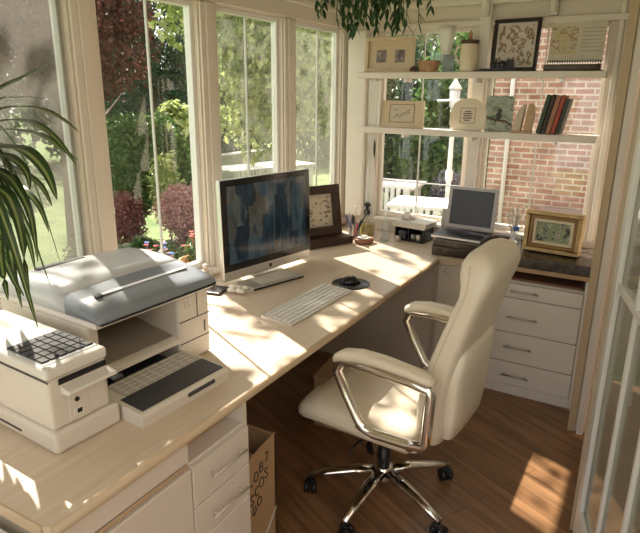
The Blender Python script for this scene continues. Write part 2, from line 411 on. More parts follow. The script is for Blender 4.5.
dc = thing('drawer_cabinet', 'white cabinet of four drawers under the dark stone counter', 'cabinet')
YC = 2.478
MB().box(1.06, 1.08, YC, 2.83, 0, .712).box(1.572, 1.594, YC - .012, 2.83, 0, .712, .002).box(1.08, 1.572, 2.81, 2.83, .06, .712).box(1.08, 1.572, YC + .02, 2.81, .06, .08)\
    .box(1.08, 1.572, YC + .02, 2.81, .635, .65).box(1.06, 1.60, YC - .006, YC + .012, 0, .058, .003).build('carcass', CAB, dc)
for z0, z1, w0, w1 in ((.568, .644, 1.22, 1.36), (.372, .564, 1.215, 1.37), (.20, .368, 1.215, 1.36), (.064, .196, 1.215, 1.36)):
    d = MB().box(1.075, 1.57, YC - .018, YC, z0, z1, .003).build('drawer', CAB, dc)
    zz = {.568: .608, .372: .463, .20: .292, .064: .125}[z0]
    bar_handle(d, (w0, YC - .018, zz), (w1, YC - .018, zz), (0, -.022, 0))
MB().box(1.10, 1.55, YC + .03, 2.75, .651, .662, .001).build('pull_out_shelf', mat('reddish_wood', (.22, .09, .05), .4), dc)
bd = MB().box(1.056, 1.598, 2.458, YB - .002, .714, .742, .003).build('counter_board', TAN, None)
tag(bd, 'pinkish tan wooden board lying between white drawers and dark stone counter', 'board')
st = MB(); st.box(.775, 1.592, 2.44, YB - .003, .7425, .795, .006, 3)
tag(st.build('stone_counter', STONE), 'dark granite counter slab beneath the laptop and gold frame', 'counter')

# shelves
for z, nm, lb in ((1.714, 'a', 'upper cream wall shelf across the back windows, holding the jug and calendar'), (1.400, 'b', 'lower cream wall shelf across the back windows, holding books and plaque')):
    s = thing('wall_shelf', lb, 'shelf', group=None)
    MB().box(.155, 1.505, 2.70, YB - .075, z - .034, z, .004).box(.24, 1.505, YB - .075, YB - .024, z - .034, z).build('board', CREAM2, s)
    for x in (.45, .86, 1.30):
        m = MB(); m.box(x - .008, x + .008, YB - .12, YB - .0255, z - .056, z - .0345, .002); m.build('bracket', STEEL, s)

# ------------------------------------------------------------------ monitor
mo = thing('computer_monitor', 'slim widescreen computer monitor with silver chin, standing on the birch desk', 'monitor', (.212, 1.685, .7405), math.radians(-10.3))
# local: +x faces the chair, y along the screen
tl = rmat('Y', -1.5, (0, 0, .05))
MB().box(-.022, .006, -.296, .296, .020, .487, .008, 3, tl).build('housing', ALU, mo)
MB().box(.0055, .010, -.293, .293, .066, .484, .002, 2, tl).build('bezel', BLACKG, mo)
SCR = picmat('monitor_picture', [(.012, .022, .035), (.02, .05, .08), (.05, .085, .11), (.055, .055, .045), (.09, .105, .105), (.015, .03, .05)], 10, (1, 2.0, .7), emit=.16, rough=.10, vor=True)
MB().box(.0095, .0108, -.260, .260, .100, .456, 0, 2, tl).build('screen', SCR, mo)
MB().box(.0055, .0085, -.008, .008, .036, .053, .002, 2, tl).build('chin_mark', BLACK, mo)
ft = MB(); ft.prism([(-.11, 0), (-.11, .006), (-.005, .005), (-.005, 0)], -.10, .10, 'y'); ft.build('foot', ALU, mo)
nk = MB(); nk.prism([(-.10, .006), (-.085, .006), (-.03, .20), (-.03, .23), (-.045, .22)], -.08, .08, 'y'); nk.build('neck', ALU, mo)
# tablet lying in front
tb_ = thing('tablet_computer', 'flat silver tablet lying on the desk right in front of the monitor', 'tablet', (.288, 1.585, .7407), math.radians(-16))
MB().box(-.065, .065, -.155, .155, 0, .014, .005, 3).build('body', ALU, tb_)
MB().box(.055, .068, -.150, .150, .001, .009, .002).build('dark_edge', BLACK, tb_)
MB().box(-.055, .045, -.09, .12, .014, .017, .002).build('cover', WHITE, tb_)
tp = MB()
rr = random.Random(4)
for k in range(7): tp.ball((rr.uniform(-.035, .035), rr.uniform(-.03, .03), .012 + rr.uniform(0, .012)), .018, 1 + rr.random() * .6, 1, .6, 1)
o = tp.build('crumpled_tissue', PAPER, loc=(.265, 1.372, .7405)); tag(o, 'crumpled white tissue beside the near end of the silver tablet', 'tissue')

# ------------------------------------------------------------------ keyboard and mouse
kb = thing('computer_keyboard', 'slim white and silver keyboard on the sunny desk beside the mouse', 'keyboard', (.612, 1.405, .7405), math.radians(-1.5))
kt = MB(); kt.prism([(-.072, 0), (-.072, .018), (.072, .008), (.072, 0)], -.243, .243, 'y'); kt.build('body', ALU, kb)
rows = [(-.056, 15, .6), (-.036, 15, 1), (-.014, 14, 1), (.008, 13, 1), (.030, 12, 1)]
def key(xc, yc, wx, wy):
    z = .0125 - xc * .0694
    MB().box(xc - wx / 2, xc + wx / 2, yc - wy / 2, yc + wy / 2, z, z + .005, .0015, 1).build('key', WHITE, kb)
for xr_, n, hgt in rows:
    tot = .468; pitch = tot / n
    for k in range(n): key(xr_, -.234 + pitch * (k + .5), .018 if hgt == 1 else .012, pitch - .0035)
yy = -.234
for wd in (.034, .034, .040, .16, .040, .034, .042, .042, .042):
    key(.052, yy + wd / 2, .018, wd - .0035); yy += wd
mp_ = MB(); mp_.lathe([(0, 0), (.088, 0), (.090, .002), (.088, .004), (0, .004)], seg=40)
o = mp_.build('mouse_mat', BLACK, loc=(.632, 1.745, .7405)); tag(o, 'round black mouse mat on the desk at the far end of the keyboard', 'mouse mat')
ms = thing('computer_mouse', 'glossy black computer mouse on the round mat', 'mouse', (.628, 1.742, .7448), math.radians(35))
g = []
for i in range(13):
    t = i / 12; x = -.052 + .104 * t; e = math.sin(PI * (.04 + .92 * t)) ** .55
    g.append([(x, .031 * e * math.cos(a), max(0, .034 * e * (1 - .35 * (t - .4) ** 2) * math.sin(a))) for a in [PI * k / 10 for k in range(11)]])
MB().loft(g).build('shell', BLACKG, ms)
MB().tube([(.030, 0, .024), (.012, 0, .034)], .004, 8).build('scroll_wheel', DGREY, ms)

# ------------------------------------------------------------------ big printer
PR = math.radians(-3)
pr = thing('multifunction_printer', 'large ivory printer and scanner with grey lid and open output tray on the desk', 'printer', (.33, .625, .7405), PR)
# local: +x is its front. body x -.25...225, y -.225...225, height .26
MB().box(-.25, .215, .085, .225, .0, .235, .012, 3).build('right_housing', PCREAM, pr)
MB().box(-.25, .19, -.225, -.19, .0, .235, .010, 3).build('left_housing', PCREAM, pr)
MB().box(-.25, -.10, -.19, .085, 0, .235, .004).build('back_housing', mat('cavity_shade_brown', (.16, .14, .12), .5), pr)  # dark colour stands in for the shade inside the output cavity
MB().box(-.10, .20, -.19, .085, .0, .012).build('bottom_plate', DGREY, pr)
MB().prism([(-.10, .135), (.20, .095), (.212, .09), (.212, .077), (.20, .075), (-.10, .105)], -.19, .085, 'y').build('output_shelf', PCREAM, pr)
MB().prism([(-.099, .1352), (.185, .0972), (.185, .1002), (-.099, .1382)], -.188, .083, 'y').build('shelf_shade', mat('shelf_shade_taupe', (.30, .26, .21), .5), pr)  # darker sheet painting the cavity's shade onto the shelf behind its front edge
MB().box(-.098, .10, -.188, .083, .200, .222, .003).build('paper_guide', mat('brown_grey_plastic', (.22, .19, .16), .4), pr)
MB().box(.10, .115, -.188, .083, .190, .205, .003).build('guide_edge', PWHITE, pr)
MB().box(-.10, .195, -.19, .083, .066, .072, .002).build('dark_slot', BLACK, pr)
MB().box(.2148, .2164, .086, .224, .070, .073).build('housing_seam', DGREY, pr)
MB().box(.2148, .2164, .086, .224, .145, .148).box(.2148, .2164, .165, .168, .148, .236).build('housing_seam', DGREY, pr)
bt = MB()
for k in range(3):
    for j in range(2): bt.box(.2148, .2185, .112 + .018 * j, .124 + .018 * j, .188 + .013 * k, .196 + .013 * k, .001)
bt.build('button', PWHITE, pr)
MB().box(.2148, .2175, .195, .200, .085, .125, .001).build('side_slot', DGREY, pr)
# scanner lid: domed
def lidring(x, zt, hw, zb):
    r = .02; pts = []
    pts += [(x, -hw, zb), (x, hw, zb)]
    pts += [(x, hw, zt - .020), (x, hw - .006, zt - .008), (x, hw - .022, zt)]
    for k in range(1, 6): pts.append((x, (hw - .022) * (1 - 2 * k / 6), zt + .006 * math.sin(PI * k / 6)))
    pts += [(x, -hw + .022, zt), (x, -hw + .006, zt - .008), (x, -hw, zt - .020)]
    return pts
MB().box(-.255, .235, -.232, .232, .2352, .256, .008, 3).build('scanner_bed', PWHITE, pr)
xs = [-.25, -.246, -.22, -.15, -.06, .03, .10]
zs = [.270, .285, .300, .318, .324, .320, .311]
MB().loft([lidring(x, z, .228 if i else .220, .2562) for i, (x, z) in enumerate(zip(xs, zs))]).build('scanner_lid', PLID, pr)
xs = [.1002, .17, .225, .245, .252]; zs = [.311, .299, .287, .279, .270]
MB().loft([lidring(x, z, .229 - (.006 if i > 3 else 0), .2562 if i < 4 else .258) for i, (x, z) in enumerate(zip(xs, zs))]).build('control_panel', PGREY, pr)
MB().box(.160, .174, -.15, .175, .3035, .3080, .002, 2, rmat('Y', 8, (.165, 0, .305))).build('light_bar', ALU, pr)
MB().box(.158, .180, -.176, -.155, .303, .3095, .004, 2, rmat('Y', 8, (.165, 0, .305))).build('power_button', DGREY, pr)
MB().box(-.165, -.140, -.15, .02, .3185, .3262, .002).build('hinge_slot', DGREY, pr)
# output tray
tr_ = MB(); tr_.prism([(.213, .0), (.213, .050), (.30, .046), (.400, .040), (.408, .030), (.406, .0)], -.238, .10, 'y'); tray = tr_.build('output_tray', PCREAM, pr)
MB().prism([(.216, .050), (.216, .0525), (.300, .0485), (.300, .046)], -.205, .085, 'y').build('paper_rest', TRAYG, tray)
ln = MB()
for k in range(9): ln.prism([(.218, .0526), (.218, .0534), (.298, .0494), (.298, .0486)], -.19 + k * .031, -.188 + k * .031, 'y')
for k in range(4): ln.box(.225 + k * .02, .2265 + k * .02, -.20, .08, .0515 - k * .001, .0532 - k * .001)
ln.build('rest_ribs', PWHITE, tray)
MB().prism([(.303, .0457), (.303, .0482), (.392, .0430), (.392, .0403)], -.225, .09, 'y').build('dark_strip', DGREY, tray)
MB().box(.4045, .4115, -.075, .035, .018, .031, .003).build('grip', DGREY, tray)

# ------------------------------------------------------------------ small printer / fax
fx = thing('fax_machine', 'small boxy ivory fax machine with black keypad at the near end of the desk', 'fax machine', (.395, .275, .7405), math.radians(-3))
MB().box(-.25, .247, -.094, .100, 0, .060, .012, 3).build('base', PCREAM, fx)
MB().box(-.24, .235, -.088, .080, .060, .196, .010, 3).build('body', PCREAM, fx)
MB().box(-.243, .239, -.091, .083, .196, .228, .010, 3).build('top_cover', PWHITE, fx)
MB().box(.03, .215, -.078, .074, .2275, .2300, .001).build('keypad_panel', PLID, fx)
for i in range(5):
    for j in range(6):
        MB().box(.050 + i * .031, .079 + i * .031, -.075 + j * .0245, -.053 + j * .0245, .2298, .234, .0015, 1).build('key', BLACK, fx)
MB().box(.236, .2375, -.060, .075, .177, .193).build('paper_slot', BLACK, fx)
fp = MB(); fp.prism([(.235, .160), (.235, .172), (.268, .166), (.272, .160), (.262, .154), (.235, .150)], -.055, .082, 'y'); fp.build('paper_flap', PWHITE, fx)
MB().box(.250, .285, .062, .090, .150, .158, .002).build('flap_tab', DGREY, fx)
MB().box(.235, .2372, -.04, .018, .066, .150, .002).build('front_cover', PCREAM, fx)
lk = MB(); lk.cyl((.2372, -.018, .122), (.241, -.018, .122), .006, seg=14); lk.build('button', BLACK, fx)
so = MB(); so.box(.2368, .2405, -.030, -.002, .078, .100, .003); so.mi = 1; so.box(.2401, .2412, -.022, -.008, .084, .096, .001); so.build('socket', [PWHITE, BLACK], fx)
MB().box(-.20, .10, -.0955, -.0935, .020, .025).build('side_slot', BLACK, fx)
MB().box(-.243, .239, -.0895, -.0875, .192, .1955).build('cover_seam', DGREY, fx)

# ------------------------------------------------------------------ things left of the monitor
bo = thing('spray_bottle', 'small cream pump bottle standing left of the monitor by the window', 'bottle', (.085, 1.36, .7405))
MB().lathe([(0, 0), (.020, 0), (.022, .01), (.022, .045), (.016, .065), (.009, .075), (.009, .09), (0, .09)]).build('body', CERAM, bo)
MB().lathe([(0, .09), (.012, .09), (.012, .105), (.006, .108), (0, .11)]).build('cap', CREAM2, bo)
o = MB().box(-.04, .05, -.05, .05, 0, .012, .004).build('coaster_tray', BLACK, loc=(.16, 1.33, .7405), rot=(0, 0, .2)); tag(o, 'small flat black tray on the desk between the printer and monitor', 'tray')

# ------------------------------------------------------------------ dark frame on its box
fb = thing('keepsake_box', 'dark walnut box under the dark picture frame', 'box', (.155, 2.325, .7405), math.radians(-26))
MB().box(-.072, .072, -.160, .160, 0, .032, .004).build('box_body', DWOOD, fb)
MB().box(-.076, .076, -.164, .164, .0325, .044, .004).build('box_lid', DWOOD, fb)
def frame_thing(name, label, loc, rz, W_, H_, bw, dep, fm, pm, mm, tilt, matw=.02, back=True, inner=None):
    t = thing(name, label, 'picture frame', loc, rz)
    M_ = rmat('Y', -tilt)
    m = MB()
    for a, b, c_, d_ in ((-W_ / 2, W_ / 2, 0, bw), (-W_ / 2, W_ / 2, H_ - bw, H_), (-W_ / 2, -W_ / 2 + bw, bw, H_ - bw), (W_ / 2 - bw, W_ / 2, bw, H_ - bw)):
        m.box(-dep / 2, dep / 2, a, b, c_, d_, min(.004, bw * .2), 2, M_)
    m.build('frame', fm, t)
    MB().box(-dep / 2, -dep / 2 + .003, -W_ / 2 + bw * .8, W_ / 2 - bw * .8, bw * .8, H_ - bw * .8, 0, 2, M_).build('backing', CARDD, t)
    MB().box(-dep / 2 + .003, -dep / 2 + .006, -W_ / 2 + bw, W_ / 2 - bw, bw, H_ - bw, 0, 2, M_).build('mount', mm, t)
    a = matw
    MB().box(-dep / 2 + .006, -dep / 2 + .007, -W_ / 2 + bw + a, W_ / 2 - bw - a, bw + a, H_ - bw - a, 0, 2, M_).build('picture', pm, t)
    return t
SKETCH = picmat('pencil_sketch', [(.10, .08, .06), (.50, .44, .34), (.62, .56, .45), (.55, .49, .39), (.16, .13, .10)], 24, (1, 1, 1.3), stops=[.36, .42, .5, .58, .66])
frame_thing('picture_frame', 'dark wooden frame with a pale sketch, on the walnut box by the monitor', (.135, 2.335, .7860), math.radians(-26), .285, .295, .052, .025, DWOOD, SKETCH, mat('mount_grey', (.50, .46, .38), .7), 9, .012)

# ------------------------------------------------------------------ pens, dish, bottles, organiser
pc = thing('pen_cup', 'clear pen cup packed with pens and scissors beside the dark frame', 'pen cup', (.235, 2.555, .7405))
MB().lathe([(.030, 0), (.034, .003), (.036, .085), (.038, .09), (.034, .09), (.032, .006), (0, .006)], seg=24).build('cup', mat('smoky_plastic', (.22, .22, .23), .3), pc)
pens = [((.22, .25, .40), .15, -.3, .2), ((.02, .02, .02), .17, .35, .1), ((.55, .06, .07), .15, .45, -.6), ((.04, .08, .35), .16, -.1, -.35), ((.70, .62, .50), .19, -.12, .3), ((.02, .02, .02), .14, .4, -.2)]
for i, (c_, L, ax, ay) in enumerate(pens):
    d_ = Vector((ax * .12 + .0, ay * .12, .1)).normalized()
    b0 = Vector((.235 + ax * .02, 2.555 + ay * .02, .749))
    m = MB(); m.tube([b0, b0 + d_ * L * .9, b0 + d_ * L], [.0045, .0045, .0025], 8)
    lab = ['grey blue pen in the clear pen cup', 'thick black marker in the clear pen cup, leaning to the right', 'red pen leaning in the clear pen cup', 'blue pen leaning in the clear pen cup', 'tall beige pencil standing highest in the pen cup', 'short black pen in the clear pen cup'][i]
    tag(m.build('pencil' if i == 4 else 'pen', mat('pen_%d' % i, c_, .35)), lab, 'pencil' if i == 4 else 'pen')
sz = thing('scissors', 'black handled scissors standing against the dark frame', 'scissors', (.275, 2.462, .7405), math.radians(40))
m = MB(); m.prism([(-.006, 0), (.006, 0), (.004, .11), (-.004, .11)], -.003, .003, 'x'); m.build('blade', STEEL, sz)
for s_ in (-1, 1):
    m = MB(); m.tube([(0, s_ * .014 + .014 * math.cos(a) * .8, .135 + .026 * math.sin(a)) for a in [2 * PI * k / 14 for k in range(14)]], .005, 8, closed=True); m.build('finger_loop', BLACK, sz)
di = thing('trinket_dish', 'low brown wooden dish with a white card on top, in front of the pen cup', 'dish', (.345, 2.475, .7405), math.radians(-20))
MB().lathe([(0, 0), (.052, 0), (.058, .008), (.062, .030), (.058, .032), (.054, .03), (0, .028)], seg=32, sx=.85, sy=1.05).build('bowl', mat('reddish_bowl_wood', (.26, .11, .06), .35), di)
MB().box(-.030, .035, -.04, .03, .033, .036, .001).build('card', PAPER, di)
MB().box(-.014, .014, -.018, .018, .0362, .046, .004).build('eraser', WHITE, di)
gb = thing('perfume_bottle', 'glass bottle of amber liquid with a black atomiser, beneath the back window', 'bottle', (.27, 2.66, .7405))
MB().lathe([(0, 0), (.048, 0), (.052, .006), (.052, .085), (.046, .105), (.022, .118), (.016, .124), (.016, .136)], seg=24).build('glass', CLEAR, gb)
MB().lathe([(0, .004), (.045, .004), (.047, .01), (.046, .075), (0, .076)], seg=24).build('liquid', mat('amber_liquid', (.55, .40, .06), .2, trans=.3), gb)
MB().lathe([(.018, .136), (.020, .140), (.020, .160), (.010, .166), (.010, .182), (.018, .186), (.018, .204), (.010, .208), (0, .208)], seg=16).build('atomiser', BLACK, gb)
MB().tube([(0, 0, .195), (.03, -.015, .197)], [.007, .004], 8).build('nozzle', BLACK, gb)
cbt = thing('clear_bottle', 'slim clear glass bottle between the amber bottle and the black organiser', 'bottle', (.405, 2.655, .7405))
MB().lathe([(0, 0), (.026, 0), (.028, .004), (.028, .10), (.020, .115), (.011, .122), (.011, .145)], seg=20).build('glass', CLEAR, cbt)
MB().lathe([(0, .14), (.014, .14), (.014, .162), (0, .164)], seg=16).build('cap', WHITE, cbt)
o = MB().lathe([(0, 0), (.022, 0), (.027, .004), (.024, .022), (.022, .022), (.02, .006), (0, .004)], seg=20).build('glass_saucer', CLEAR, loc=(.428, 2.575, .7405)); tag(o, 'tiny clear glass dish in front of the slim clear bottle', 'dish')
og = thing('desk_organiser', 'black desk organiser with a pale tray on top, below the back window', 'desk organiser', (.565, 2.715, .7405), math.radians(-6))
MB().box(-.095, .095, -.07, .07, 0, .008, .003).box(-.095, -.087, -.07, .07, .008, .085, .002).box(.087, .095, -.07, .07, .008, .085, .002).box(-.087, .087, .062, .07, .008, .085).box(-.01, -.004, -.06, .062, .008, .085).build('rack', BLACK, og)
MB().prism([(-.105, .085), (.105, .085), (.115, .118), (.105, .122), (-.105, .122), (-.115, .118)], -.08, .08, 'y').build('tray', mat('pale_grey_metal', (.55, .52, .46), .35, .3), og)
MB().box(-.075, -.025, -.065, -.02, .009, .06, .006).build('drawer_box', DGREY, og)
for i, (x, c_) in enumerate(((.02, (.30, .28, .26)), (.055, (.62, .58, .52)), (-.055, (.5, .45, .4)))):
    m = MB(); m.lathe([(0, 0), (.016, 0), (.018, .02), (.016, .036), (0, .038)], seg=14)
    a = math.radians(-6); q = (x, -.045 if i < 2 else -.078)
    o = m.build('paper_clip_pot' if i < 2 else 'ink_pot', mat('pot_%d' % i, c_, .3, .4), loc=(.565 + q[0] * math.cos(a) - q[1] * math.sin(a), 2.715 + q[0] * math.sin(a) + q[1] * math.cos(a), .749 if i < 2 else .7405))
    if i == 2: o.location.y -= .03
    tag(o, ['dark metal pot inside the black organiser', 'pale round pot inside the black organiser', 'beige ink pot in front of the black organiser'][i], 'pot')
td = thing('tape_dispenser', 'small pale tape dispenser resting on the organiser tray', 'tape dispenser', (.52, 2.72, .8627), .3)
MB().prism([(-.04, 0), (.045, 0), (.045, .012), (.02, .016), (.01, .034), (-.025, .036), (-.04, .02)], -.014, .014, 'y').build('body', mat('pale_pink_plastic', (.60, .50, .45), .4), td)
MB().cyl((-.008, -.0155, .026), (-.008, .0155, .026), .020, seg=20).build('tape_roll', WHITE, td)

# ------------------------------------------------------------------ laptop and corner things
ST = thing('laptop_stand', 'dark stone patterned stand raising the laptop off the counter', 'stand', (.895, 2.60, .7955), math.radians(-3))
MB().prism([(-.114, 0), (.150, 0), (.145, .030), (-.108, .030)], -.145, .13, 'y').build('body', STONE, ST)
lp = thing('laptop_computer', 'open black and silver laptop with a dark blank screen', 'laptop', (.895, 2.60, .8262), math.radians(-3))
lp.scale = (1.1, 1.05, 1.12)
MB().box(-.128, .128, -.105, .10, 0, .016, .004).build('base', DGREY, lp)
MB().box(-.115, .115, -.06, .085, .0160, .0175, .0005).build('keyboard_deck', BLACK, lp)
lm = rmat('X', -9, (0, .10, .016))
MB().box(-.131, .131, .098, .108, .016, .235, .004, 2, lm).build('lid', mat('grey_laptop_metal', (.36, .35, .34), .35, .5), lp)
MB().box(-.112, .112, .0965, .0985, .038, .218, .001, 2, lm).build('screen', mat('laptop_screen', (.045, .052, .065), .22), lp)
MB().box(-.128, .128, -.107, -.104, .002, .013, .001).build('front_edge', ALU, lp)
ol = thing('desk_telephone', 'grey cordless telephone handset leaning behind the laptop edge', 'telephone', (.733, 2.78, .7405))
MB().box(-.035, .035, -.04, .04, 0, .03, .008).build('cradle', PLID, ol)
MB().box(-.028, .028, -.014, .014, .02, .20, .012, 3, rmat('X', -8, (0, 0, .02))).build('handset', mat('grey_phone', (.36, .35, .32), .4), ol)
sp = thing('wire_ornament', 'tangled silver wire ornament between the laptop and blue capped bottle', 'ornament', (1.145, 2.74, .7955))
rr = random.Random(11)
MB().lathe([(0, 0), (.030, 0), (.030, .01), (.012, .016), (0, .016)], seg=18).build('base', STEEL, sp)
for k in range(26):
    a = rr.uniform(0, 2 * PI); h = rr.uniform(.08, .22); r_ = rr.uniform(.01, .055)
    m = MB(); m.tube([(0, 0, .014), (r_ * .4 * math.cos(a), r_ * .4 * math.sin(a), h * .5), (r_ * math.cos(a), r_ * math.sin(a), h)], .0016, 5)
    m.ball((r_ * math.cos(a), r_ * math.sin(a), h), .007, 1.4, 1, .7, 1); m.build('sprig', mat('silver_leaf', (.55, .54, .50), .4, .6), sp)
wbt = thing('water_bottle', 'small clear water bottle with a bright blue cap', 'bottle', (1.185, 2.60, .7955))
MB().lathe([(0, 0), (.026, 0), (.030, .006), (.030, .055), (.026, .07), (.030, .078), (.024, .092), (.013, .10), (.013, .106)], seg=20).build('body', CLEAR, wbt)
MB().lathe([(0, .104), (.016, .104), (.016, .122), (0, .123)], seg=16).build('cap', mat('blue_cap', (.05, .16, .42), .35), wbt)
# gold frame: deep, rotated
gf = thing('gold_picture_frame', 'deep antique gold frame with a floral picture on the stone counter', 'picture frame', (1.368, 2.60, .7995), math.radians(-90 - 6))
GP = picmat('flower_painting', [(.02, .035, .02), (.05, .08, .04), (.35, .36, .30), (.20, .28, .08), (.55, .50, .42), (.03, .05, .03)], 38, (1, 1, 1))
def ring(m, W_, H_, bw, x0, x1, M_, z0=0., bev=.004):
    for a, b, c_, d_ in ((-W_ / 2, W_ / 2, 0, bw), (-W_ / 2, W_ / 2, H_ - bw, H_), (-W_ / 2, -W_ / 2 + bw, bw, H_ - bw), (W_ / 2 - bw, W_ / 2, bw, H_ - bw)):
        m.box(x0, x1, a, b, c_ + z0, d_ + z0, bev, 2, M_)
M_ = rmat('Y', -5)
m = MB(); ring(m, .285, .215, .022, -.05, .02, M_); m.build('frame', GOLD, gf)
m = MB(); ring(m, .238, .168, .016, -.03, .010, M_, .0235, .003); m.build('inner_moulding', mat('brown_gold', (.30, .17, .06), .35, .3), gf)
m = MB(); ring(m, .204, .134, .016, -.03, .003, M_, .0405, .002); m.build('slip', mat('pale_gold', (.72, .62, .42), .4, .2), gf)
MB().box(-.03, -.006, -.087, .087, .056, .159, 0, 2, M_).build('picture', GP, gf)
MB().box(-.052, -.046, -.135, .135, .01, .205, 0, 2, M_).build('backing', CARDD, gf)

# ------------------------------------------------------------------ things on the upper shelf
S1 = 1.7145; S2 = 1.4005
ph = thing('double_picture_frame', 'wide cream box frame with two small dark prints on the upper shelf', 'picture frame', (.335, 2.755, S1), math.radians(-90 + 4))
M_ = rmat('Y', -4)
m = MB(); ring(m, .30, .195, .020, -.014, .014, M_, 0, .003); m.build('frame', TANP, ph)
MB().box(-.013, -.003, -.135, .135, .018, .178, 0, 2, M_).build('mount', TANP, ph)
PV = picmat('faded_print', [(.10, .09, .09), (.22, .19, .19), (.40, .34, .30)], 40)
for c_ in (-.052, .062): MB().box(-.003, -.001, c_ - .030, c_ + .030, .055, .125, 0, 2, M_).build('print', PV, ph)
wk = thing('wicker_basket', 'small brown wicker basket beside the cream double frame', 'basket', (.585, 2.745, S1))
MB().lathe([(0, 0), (.042, 0), (.050, .052), (.053, .056), (.046, .056), (.040, .006), (0, .006)], seg=22, sx=1.25).build('bowl', WICK, wk)
m = MB(); m.tube([(.062 * math.cos(a), .05 * math.sin(a), .055) for a in [2 * PI * k / 22 for k in range(22)]], .005, 6, closed=True); m.build('rim', WICK, wk)
m = MB()
for k in range(6): m.ball((-.075 + .012 * (k % 3), -.01 + .015 * (k // 3), .012 + .01 * (k % 2)), .012, 1, 1, .8, 1)
o = m.build('pine_cone', mat('pine_cone_brown', (.09, .04, .03), .8), loc=(.560, 2.742, S1)); tag(o, 'small dark pine cone lying left of the wicker basket', 'pine cone')
gl = MB().lathe([(0, 0), (.03, 0), (.034, .09), (.032, .09), (.028, .004), (0, .004)], seg=20).build('drinking_glass', glassmat('frosted_blue_glass', (.85, .9, .92), haze=.35, hazecol=(.62, .68, .70)), loc=(.69, 2.76, S1)); tag(gl, 'pale frosted glass on the upper shelf left of the jug', 'glass')
jg = thing('stoneware_jug', 'cream stoneware jug with a brown rim on the upper shelf', 'jug', (.808, 2.755, S1))
MB().lathe([(0, 0), (.044, 0), (.048, .01), (.050, .08), (.046, .125), (.043, .150), (.046, .158), (.040, .158), (.040, .02), (0, .02)], seg=28).build('body', CERAM, jg)
MB().lathe([(.0445, .142), (.048, .144), (.051, .160), (.046, .163), (.0385, .160)], seg=28).build('rim', mat('brown_glaze', (.08, .035, .02), .3), jg)
m = MB(); m.tube([(-.045, 0, .13), (-.07, 0, .125), (-.078, 0, .095), (-.066, 0, .065), (-.047, 0, .05)], .006, 8); m.build('handle', CERAM, jg)
m = MB(); m.lathe([(0, .158), (.012, .17), (.010, .20), (0, .215)], seg=12); m.build('cork', WICK, jg)
tn = thing('model_train', 'small black model train on a flat black track before the dark frame', 'model train', (.99, 2.722, S1))
MB().box(-.14, .11, -.014, .014, 0, .006, .002).box(-.11, .08, -.010, .010, .006, .014).build('track', BLACK, tn)
m = MB(); m.cyl((-.04, 0, .034), (.045, 0, .034), .014, seg=14); m.box(.03, .066, -.013, .013, .018, .058, .003); m.cyl((-.025, 0, .045), (-.025, 0, .064), .005); m.cyl((.005, 0, .045), (.005, 0, .055), .006); m.build('engine', BLACK, tn)
for k in range(5):
    m = MB(); m.cyl((-.035 + k * .023, -.0165, .0225), (-.035 + k * .023, -.0125, .0225), .0085, seg=14); m.build('wheel', BLACK, tn)
BOT = picmat('botanical_print', [(.62, .55, .48), (.62, .55, .48), (.30, .14, .09), (.16, .20, .10), (.60, .53, .46), (.25, .32, .38)], 42, (1, 1, .8), stops=[0, .50, .56, .62, .68, .8])
frame_thing('botanical_frame', 'black framed botanical print standing on the upper shelf above the books', (1.042, 2.775, S1), math.radians(-90 - 7), .25, .265, .020, .018, mat('black_brown_frame', (.018, .011, .008), .3), BOT, mat('print_paper', (.62, .56, .50), .7), 4, .012)
cl = thing('wall_calendar', 'spiral bound calendar page with faded map, propped at the right shelf end', 'calendar', (1.345, 2.755, S1), math.radians(-90 - 3))
M_ = rmat('Y', -7)
MAPM = picmat('faded_map', [(.62, .56, .46), (.58, .50, .36), (.50, .42, .14), (.62, .56, .46), (.35, .20, .08), (.62, .56, .46)], 26, (1, 1, 1.2), stops=[0, .38, .44, .5, .60, .66])
MB().box(-.004, 0, -.13, .13, .045, .235, 0, 2, M_).build('page', mat('calendar_paper', (.64, .58, .49), .7, var=(.58, .52, .43), scale=30), cl)
MB().box(0, .001, -.125, .0, .085, .215, 0, 2, M_).build('map_print', MAPM, cl)
m = MB()
for k in range(7): m.box(0, .001, .02, .12, .095 + k * .018, .0975 + k * .018, 0, 2, M_)
m.build('printed_lines', mat('faded_ink', (.34, .27, .24), .8), cl)
m = MB()
for k in range(22): m.tube([(.0 + .007 * math.cos(a), -.126 + k * .012, .045 + .007 * math.sin(a)) for a in [2 * PI * j / 8 for j in range(8)]], .0016, 5, closed=True)
m.build('spiral_binding', BLACK, cl)
MB().box(-.045, .01, -.14, .14, 0, .006, .002).build('stand', DWOOD, cl)
rl = MB(); rl.cyl((-.125, 0, .016), (.125, 0, .016), .016, seg=20); rl.mi = 1; rl.cyl((.125, 0, .016), (.142, 0, .016), .018, seg=20)
o = rl.build('rolled_scroll', [mat('dark_grey_scroll', (.12, .10, .09), .5), DWOOD], loc=(1.335, 2.722, S1 + .0), rot=(0, 0, -.03)); tag(o, 'dark rolled scroll lying before the calendar on the upper shelf', 'scroll')

